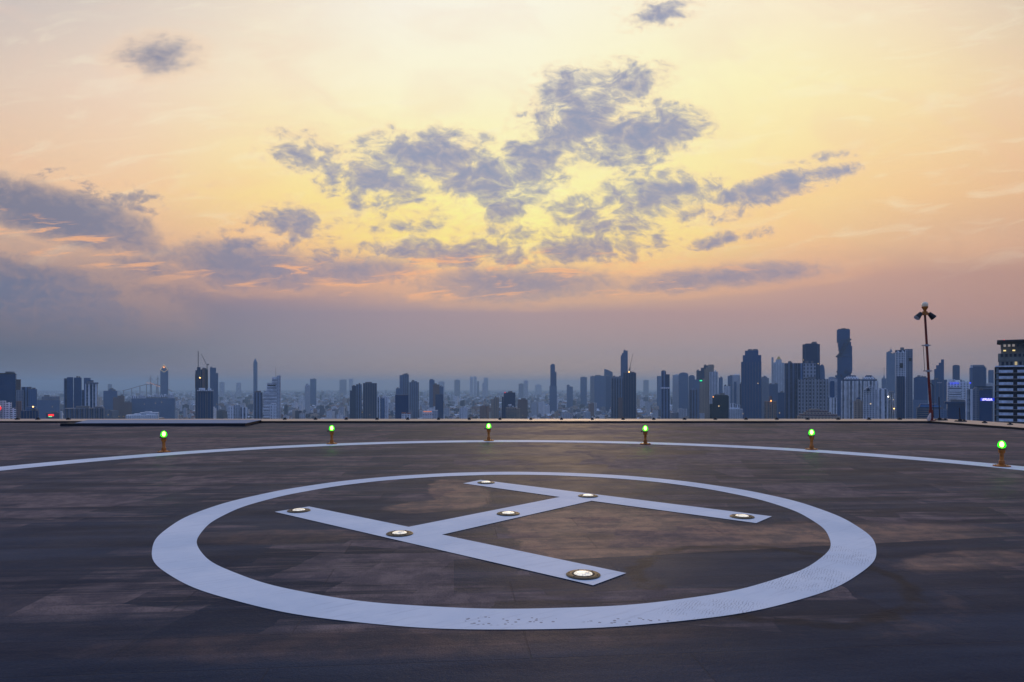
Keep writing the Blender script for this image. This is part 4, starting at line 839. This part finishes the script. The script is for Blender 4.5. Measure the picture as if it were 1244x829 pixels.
# piers
for p0_, p1_ in ((1208.2,1210.2),(1230.6,1235.3),(1256,1260),(1280,1284)):
    q = MB(); q.box(lx(p0_), lx(p1_), .4, 2.19, 0, lz(446.3)); q.build('pier', CONC, rt)
step = 7.32/F*d; zt_ = lz(446.4); k = 0; slabm = None; bays = ((1213.5,1230.4),(1235.5,1255.8),(1260.2,1279.8))
while k < 22:
    zz = zt_ - k*step - step*.95
    q = MB(); q.box(lx(1207.4), lx(1300), -.35, 2.6, zz-.16, zz+.10); q.box(lx(1207.4), lx(1211), -.35, 8, zz-.155, zz+.095) if False else None; q.build('floor_slab', SLB, rt)
    for a, b_ in bays:
        q = MB(); q.box(lx(a), lx(b_), -.28, -.18, zz+.12, zz+1.45)
        n_ = int((b_-a)/1.9)
        for j in range(n_+1): xx = lx(a)+(lx(b_)-lx(a))*j/n_; q.box(xx-.05, xx+.05, -.34, -.285, zz+.12, zz+1.49)
        q.box(lx(a)-.03, lx(b_)+.03, -.36, -.16, zz+1.455, zz+1.53)
        q.build('balcony_rail', WH, rt)
    q = MB(); q.box(lx(1210.4), lx(1213.2), -.1, 2.18, zz+.12, zz+step*.80); q.build('end_wall_panel', simple('blue grey panel', (.13,.19,.24), .5), rt)
    k += 1
q = MB(); q.box(lx(1209), lx(1300), -.8, 30, lz(446.2)+.01, lz(444.6)); q.build('terrace_parapet', WH, rt)
tiers = [(1213.5,444.6,438.5,4),(1212.6,438.5,429.5,3.4),(1216.5,429.5,422.0,6),(1216,422.0,416.2,6)]
for i, (p, yb, yt, yo) in enumerate(tiers):
    q = MB(); q.box(lx(p), lx(1300), yo, 28, lz(yb)+.02*i, lz(yt)); ti = q.build('upper_storey', simple('storey wall', (.17,.18,.17), .8, scale=.3), rt)
    n_ = 14
    for j in range(n_):
        a = p+3.2+j*5.3
        if a > 1262: break
        if i in (0, 1, 3):
            q = MB(); h0, h1 = yb-(.8 if i != 1 else 3.6), yt+(1.2 if i != 3 else 2.2)
            if i == 1: h0, h1 = yb-4.6, yt+.9
            q.box(lx(a), lx(a+3.0), yo-.12, yo+.3, lz(h0), lz(h1))
            lit_ = (i == 3 and j in (0,1,2)) or (i == 0 and j == 3)
            q.build('window', glow('lit room', (1,.72,.30), .35) if (i == 0 and j == 3) else (glow('dim room', (.8,.7,.6), .22) if lit_ else simple('dark pane', (.015,.02,.035), .2)), ti)
for a in (1220.5,1231.5):
    q = MB(); q.box(lx(a-1.6), lx(a+1.6), 3.2, 3.8, lz(426.9), lz(425.4)); q.build('wall_lamp', glow('yellow wall lamp', (1,.75,.28), 1.0), rt)
q = MB(); q.prism([(lx(1211.2),-2.5),(lx(1300),-2.5),(lx(1300),30),(lx(1211.2),30)], lz(415.6), lz(413.9)); q.prism([(lx(1213.4),-.5),(lx(1300),-.5),(lx(1300),29),(lx(1213.4),29)], lz(416.2)+.01, lz(415.6)-.01); q.build('projecting_roof', simple('dark roof edge', (.035,.037,.045), .6), rt)
q = MB(); c = Vector((lx(1219.8), 3, lz(413.3))); q.lathe([(0,-.3),(.3,0),(0,.3)], 8); q.v = [(a+c.x,b_+c.y,e+c.z) for a,b_,e in q.v]; q.build('beacon', LR, rt)
SKY.append((1207,1260,414,345))

# ------------------------------------------------------------------ cable-stayed bridge
d = 5200; br = empty('cable_bridge', (X(190,d), d, GZ)); tag(br, 'far cable stayed bridge with two pylons and orange road lamps', 'bridge')
def bl(px, py, yo=0): return Vector(((px-190)/F*d, yo, Z(py,d)-GZ))
deckp = [(150,474.5),(160,472),(170,469),(178,467),(184,466.3),(190,467),(196,469.2),(202,472),(210,475.5)]
q = MB()
for (a, ya), (b_, yb) in zip(deckp, deckp[1:]):
    A, B = bl(a, ya), bl(b_, yb)
    q.face([A+Vector((0,-12,0)), B+Vector((0,-12,0)), B+Vector((0,12,0)), A+Vector((0,12,0))]); q.face([A+Vector((0,-12,-5)), B+Vector((0,-12,-5)), B+Vector((0,-12,0)), A+Vector((0,-12,0))])
    q.bar(A, Vector((A.x, 0, 0)), 3.2, 6)
q.build('road_deck', simple('bridge concrete', (.22,.22,.24), .8, scale=.05), br)
for px in (183, 191.7):
    q = MB(); q.bar((bl(px-1,0).x,0,0), bl(px-.1,456.5), 3.4, 6, r2=1.6); q.bar((bl(px+1,0).x,0,0), bl(px+.1,456.5), 3.4, 6, r2=1.6); py_ = q.build('pylon', _c['bridge concrete'], br)
    q = MB()
    for s in range(-4, 5):
        if s: q.bar(bl(px, 457.5+abs(s)*.3), bl(px+s*2.2, 467.5+abs(s)*.25), .35, 4)
    q.build('cables', STEEL, py_)
q = MB()
for i in range(14):
    px = 180+i*1.9; yy = 466.3+max(0, px-184)*.42 if px > 184 else 466.3
    c = bl(px, yy-.8, -14); r_ = 2.6; q.lathe([(0,-r_),(r_,0),(0,r_)], 8); q.v[-8*6:] = q.v[-8*6:]; n0 = len(q.v)-48
    q.v[n0:] = [(a+c.x, b2+c.y, e+c.z) for a, b2, e in q.v[n0:]]
q.build('road_lamps', glow('bridge lamp glow', (1,.40,.12), 1.6), br)

# ------------------------------------------------------------------ low city: houses, 300 as objects of their own, the rest as one mass
rnd = random.Random(77)
WALLS = [('white', 'white wall'), ('pale', 'pale wall'), ('grey', 'grey wall'), ('beige', 'beige wall'), ('brown', 'brown wall'), ('slate', 'slate wall'), ('dark', 'dark wall')]
LOWM = {}
for nm, c in (('white',(.80,.83,.88)),('pale',(.52,.56,.63)),('grey',(.27,.29,.34)),('beige',(.50,.42,.35)),('brown',(.26,.16,.13)),('slate',(.11,.14,.20)),('dark',(.045,.06,.09))):
    LOWM[nm] = facade('low '+nm, c, (.03,.045,.075), 5.5, 3.4, .5, .45, .0015)
ROOFS = {'terracotta': simple('terracotta roof', (.21,.095,.065), .85, scale=.1), 'grey': ROOF, 'white': ROOFW, 'blue': simple('blue tin roof', (.06,.13,.26), .6, scale=.1), 'rust': simple('rusty tin roof', (.20,.13,.10), .8, scale=.1), 'green': simple('green tin roof', (.06,.14,.11), .7, scale=.1)}
wn_, rn_ = list(LOWM), list(ROOFS)
MATS = [LOWM[k] for k in wn_]+[ROOFS[k] for k in rn_]
B = []
dd = 2000.0
while dd < 15000:
    stepd = dd*.0105+8
    wid = dd*.80*2; x_ = -wid/2
    while x_ < wid/2:
        size = rnd.uniform(8, 19)*(1+dd/9000)
        x_ += size*rnd.uniform(1.0, 2.1)
        if rnd.random() < .12: x_ += rnd.uniform(20, 90)
        yy = dd+rnd.uniform(-.5, .5)*stepd
        h = rnd.choice([6,7,9,10,12,14,17]) * rnd.uniform(.8,1.2)
        t_ = rnd.random()
        if t_ < .10: h = rnd.uniform(20, 34); size *= 1.1
        elif t_ < .125: h = rnd.uniform(35, 62)
        B.append((x_, yy, size, size*rnd.uniform(.7,1.6), h, rnd.uniform(-.5,.5), rnd.choices(range(7),[17,20,16,11,8,17,14])[0], rnd.choices(range(6),[18,30,26,6,14,6])[0], rnd.random() < .45 and h < 16, rnd.random()))
    dd += stepd
# midrise fillers standing a little above the carpet
for i in range(170):
    dd = rnd.uniform(1900, 5200); px = rnd.uniform(0, 1200) if i < 110 else rnd.uniform(780, 1200)
    s = rnd.uniform(18, 34); B.append((X(px,dd), dd, s, s*rnd.uniform(.7,1.3), rnd.uniform(35,80), rnd.uniform(-.4,.4), rnd.choices(range(7),[24,22,18,12,8,10,6])[0], rnd.choice([1,2]), False, rnd.random()))
def house(q, b_, k, ox=0, oy=0, oz=0, det=True):
    x_, y_, w_, dp, h, a, wi, ri, gable, r_ = b_
    c, s = math.cos(a), math.sin(a)
    def T_(pts): return [(px*c-py*s+x_-ox, px*s+py*c+y_-oy) for px, py in pts]
    A, D_ = w_/2, dp/2; m0, m1 = (wi, 7+ri) if k else (0, 1)
    z0 = GZ-oz
    q.prism(T_([(-A,-D_),(A,-D_),(A,D_),(-A,D_)]), z0, z0+h, 1, m0, m1)
    if gable:
        e = 1.0; p = T_([(-A-e,-D_-e),(A+e,-D_-e),(A+e,D_+e),(-A-e,D_+e)]); rg = T_([(-A-e,0),(A+e,0)]); zr = z0+h+D_*.55
        P3 = [(p_[0],p_[1],z0+h+.02) for p_ in p]; R3 = [(r2[0],r2[1],zr) for r2 in rg]
        q.face([P3[0],P3[1],R3[1],R3[0]],None,m1); q.face([P3[2],P3[3],R3[0],R3[1]],None,m1); q.face([P3[1],P3[2],R3[1]],None,m0); q.face([P3[3],P3[0],R3[0]],None,m0)
    elif det:
        bw = w_*(.2+.3*r_); ox2 = (r_-.5)*w_*.5
        q.prism(T_([(ox2-bw/2,-D_*.4),(ox2+bw/2,-D_*.4),(ox2+bw/2,D_*.3),(ox2-bw/2,D_*.3)]), z0+h+.02, z0+h+2.5+2*r_, 1, m0, m1)
        if h > 18:   # stair tower
            q.prism(T_([(A*.4,-D_-1.2),(A*.8,-D_-1.2),(A*.8,-D_-.02),(A*.4,-D_-.02)]), z0, z0+h+1.5, 1, m0, m1)
# what the eye can see over the coping: keep a running skyline, near to far
SC = 2; buf = np.full(1244*SC, 509.5); B.sort(key=lambda q: q[1]); SK = sorted(SKY, key=lambda q: q[3]); vis = []; si = 0
for b_ in B:
    while si < len(SK) and SK[si][3] < b_[1]:
        a, c, yt, _ = SK[si]; i0, i1 = max(0,int(a*SC)), min(1244*SC,int(c*SC)+1)
        if i1 > i0: buf[i0:i1] = np.minimum(buf[i0:i1], yt)
        si += 1
    pxc = 622+b_[0]/b_[1]*F; hw = (b_[2]/2*math.cos(b_[5])+b_[3]/2*abs(math.sin(b_[5])))/b_[1]*F; yt = HOR-(GZ+b_[4]-EYE)/b_[1]*F
    i0, i1 = max(0,int((pxc-hw)*SC)), min(1244*SC,int((pxc+hw)*SC)+1)
    if i1 <= i0: continue
    seen = float(np.clip(buf[i0:i1]-yt, 0, None).sum())/SC
    if seen > .05: vis.append((seen, b_))
    buf[i0:i1] = np.minimum(buf[i0:i1], yt)
vis.sort(key=lambda q: -q[0])
def hgt(b_): return 'tall' if b_[4] > 34 else ('midrise' if b_[4] > 17 else 'low')
ind = vis[:300]; rest = vis[300:]
for s_, b_ in ind:
    q = MB(); house(q, b_, 0, b_[0], b_[1], GZ)
    o = q.build('city_block' if b_[4] > 17 else 'city_house', [LOWM[wn_[b_[6]]], ROOFS[rn_[b_[7]]]]); o.location = (b_[0], b_[1], GZ)
    px = 622+b_[0]/b_[1]*F; py = HOR-(GZ+b_[4]-EYE)/b_[1]*F
    nm, nx = nearest(px); side = 'just left of' if px < nx-9 else ('just right of' if px > nx+9 else 'in line with')
    dist = 'near' if b_[1] < 2900 else ('midway' if b_[1] < 4200 else 'distant')
    kind_ = 'gabled house' if b_[8] else ('block' if b_[4] > 17 else 'flat house')
    lab = f'{dist} {hgt(b_)} {wn_[b_[6]]} {kind_} {side} {nm}'
    cnt[lab] += 1; tag(o, lab, 'building', 'low city buildings'); used.setdefault(lab, []).append(o)
for lab, os_ in used.items():
    if len(os_) > 1:
        rf = {}
        for o in os_:
            r_ = o.data.materials[1].name.replace(' concrete','').replace('pale roof','pale roof')
            o['label'] = lab.replace(' just ', f', {r_.replace("roof","").strip() or "grey"} roof, just ').replace(' in line with', f', {r_.replace("roof","").strip() or "grey"} roof, in line with')
q = MB()
for s_, b_ in rest: house(q, b_, 1, det=b_[1] < 6000)
tag(q.build('low_city', MATS), kind='stuff')

# trees of the city as one mass of leafy clumps
m, g, b = mat('city foliage'); t = g.n('ShaderNodeTexCoord').outputs['Object']
n = g.noise(t, .05, 6, .7); g.put(b.inputs['Base Color'], g.mix(g.ss(n, .35, .65), (.012,.028,.020), (.04,.065,.035))); b.inputs['Roughness'].default_value = .9
V, Fc = [], []
ico = bmesh.new(); bmesh.ops.create_icosphere(ico, subdivisions=1, radius=1); iv = np.array([v.co[:] for v in ico.verts]); ifc = [[v.index for v in f.verts] for f in ico.faces]; ico.free()
nr = np.random.RandomState(4)
for c_ in range(520):
    dd = 2300*math.exp(nr.rand()*1.1); px = nr.uniform(0, 1210); cx, cy = X(px,dd), dd; n_ = nr.randint(6, 26); ext = nr.uniform(14, 60)
    for k in range(n_):
        h = nr.uniform(7, 15); r_ = nr.uniform(3.5, 7); p = np.array([cx+nr.randn()*ext, cy+nr.randn()*ext*.8, GZ+h*.62])
        for j in range(3):
            qv = iv*(1+.35*nr.randn(len(iv),1)*.6)*r_*nr.uniform(.5,.9)*np.array([1,1,.85])+p+nr.randn(3)*r_*.45
            i0 = len(V); V += qv.tolist(); Fc += [[i0+i for i in f] for f in ifc]
me = bpy.data.meshes.new('city_trees'); me.from_pydata(V, [], Fc); me.materials.append(m); o = bpy.data.objects.new('city_trees', me); col.objects.link(o); tag(o, kind='stuff')

# scattered lamps of the streets below, each a lamp on its own mast
proto = None
LAMPS = [(139,505,0),(156,504.5,0),(152,503,0),(263,498.5,2),(262.8,500.5,2),(301,493,2),(207,503,0),(216,500.5,1),(227,484.6,2),(224,484.6,2),(230,484.6,2),(221,484.6,2),(310.6,504.3,1),(411,499,0),(422,504,0),(554.5,508,1),(515,490,2),(585,475.5,2),(664,479,2),(668,478,2),(705,476,0),(714,477,0),(730,477.5,2),(785,502,2),(790.5,502,1),(796,503,0),(799,503.2,0),(819,503,0),(824,502.6,2),(826,503,2),(830.5,503.3,1),(833,503.6,1),(718,486,2),(75,488,0),(76,493,0),(56,500,3)]
LM = [LO, LW, LY, LG]
protos = {}
for i, (px, py, c_) in enumerate(LAMPS):
    dd = (EYE-GZ-12)*F/(py-HOR); dd = min(dd, 9000); rpx = .55
    if py > 497: dd = min(dd, 4600)
    if c_ not in protos:
        r_ = empty('street_lamp', (0,0,0)); q = MB(); q.bar((0,0,0),(0,0,11),.25,6); q.build('mast', STEEL, r_)
        q = MB(); q.lathe([(0,11),(1.1,11.6),(1.5,12.4),(1.1,13.2),(0,13.8)], 10); q.build('lamp_head', LM[c_], r_); protos[c_] = r_; first = True
    else: r_ = copy_tree(protos[c_])
    r_.location = (X(px,dd), dd, Z(py,dd)-12.4); r_.scale = (1,1,1)
    nm, nx = nearest(px); side = 'just left of' if px < nx-4 else ('just right of' if px > nx+4 else 'below')
    lab = f"{['orange','white','yellow','green'][c_]} street lamp glowing {'among far roofs' if py < 490 else 'above the coping'} {side} {nm}"
    tag(r_, lab, 'street lamp', 'lamps glowing in the city below')
print('objects', len(bpy.data.objects), 'visible houses', len(vis))
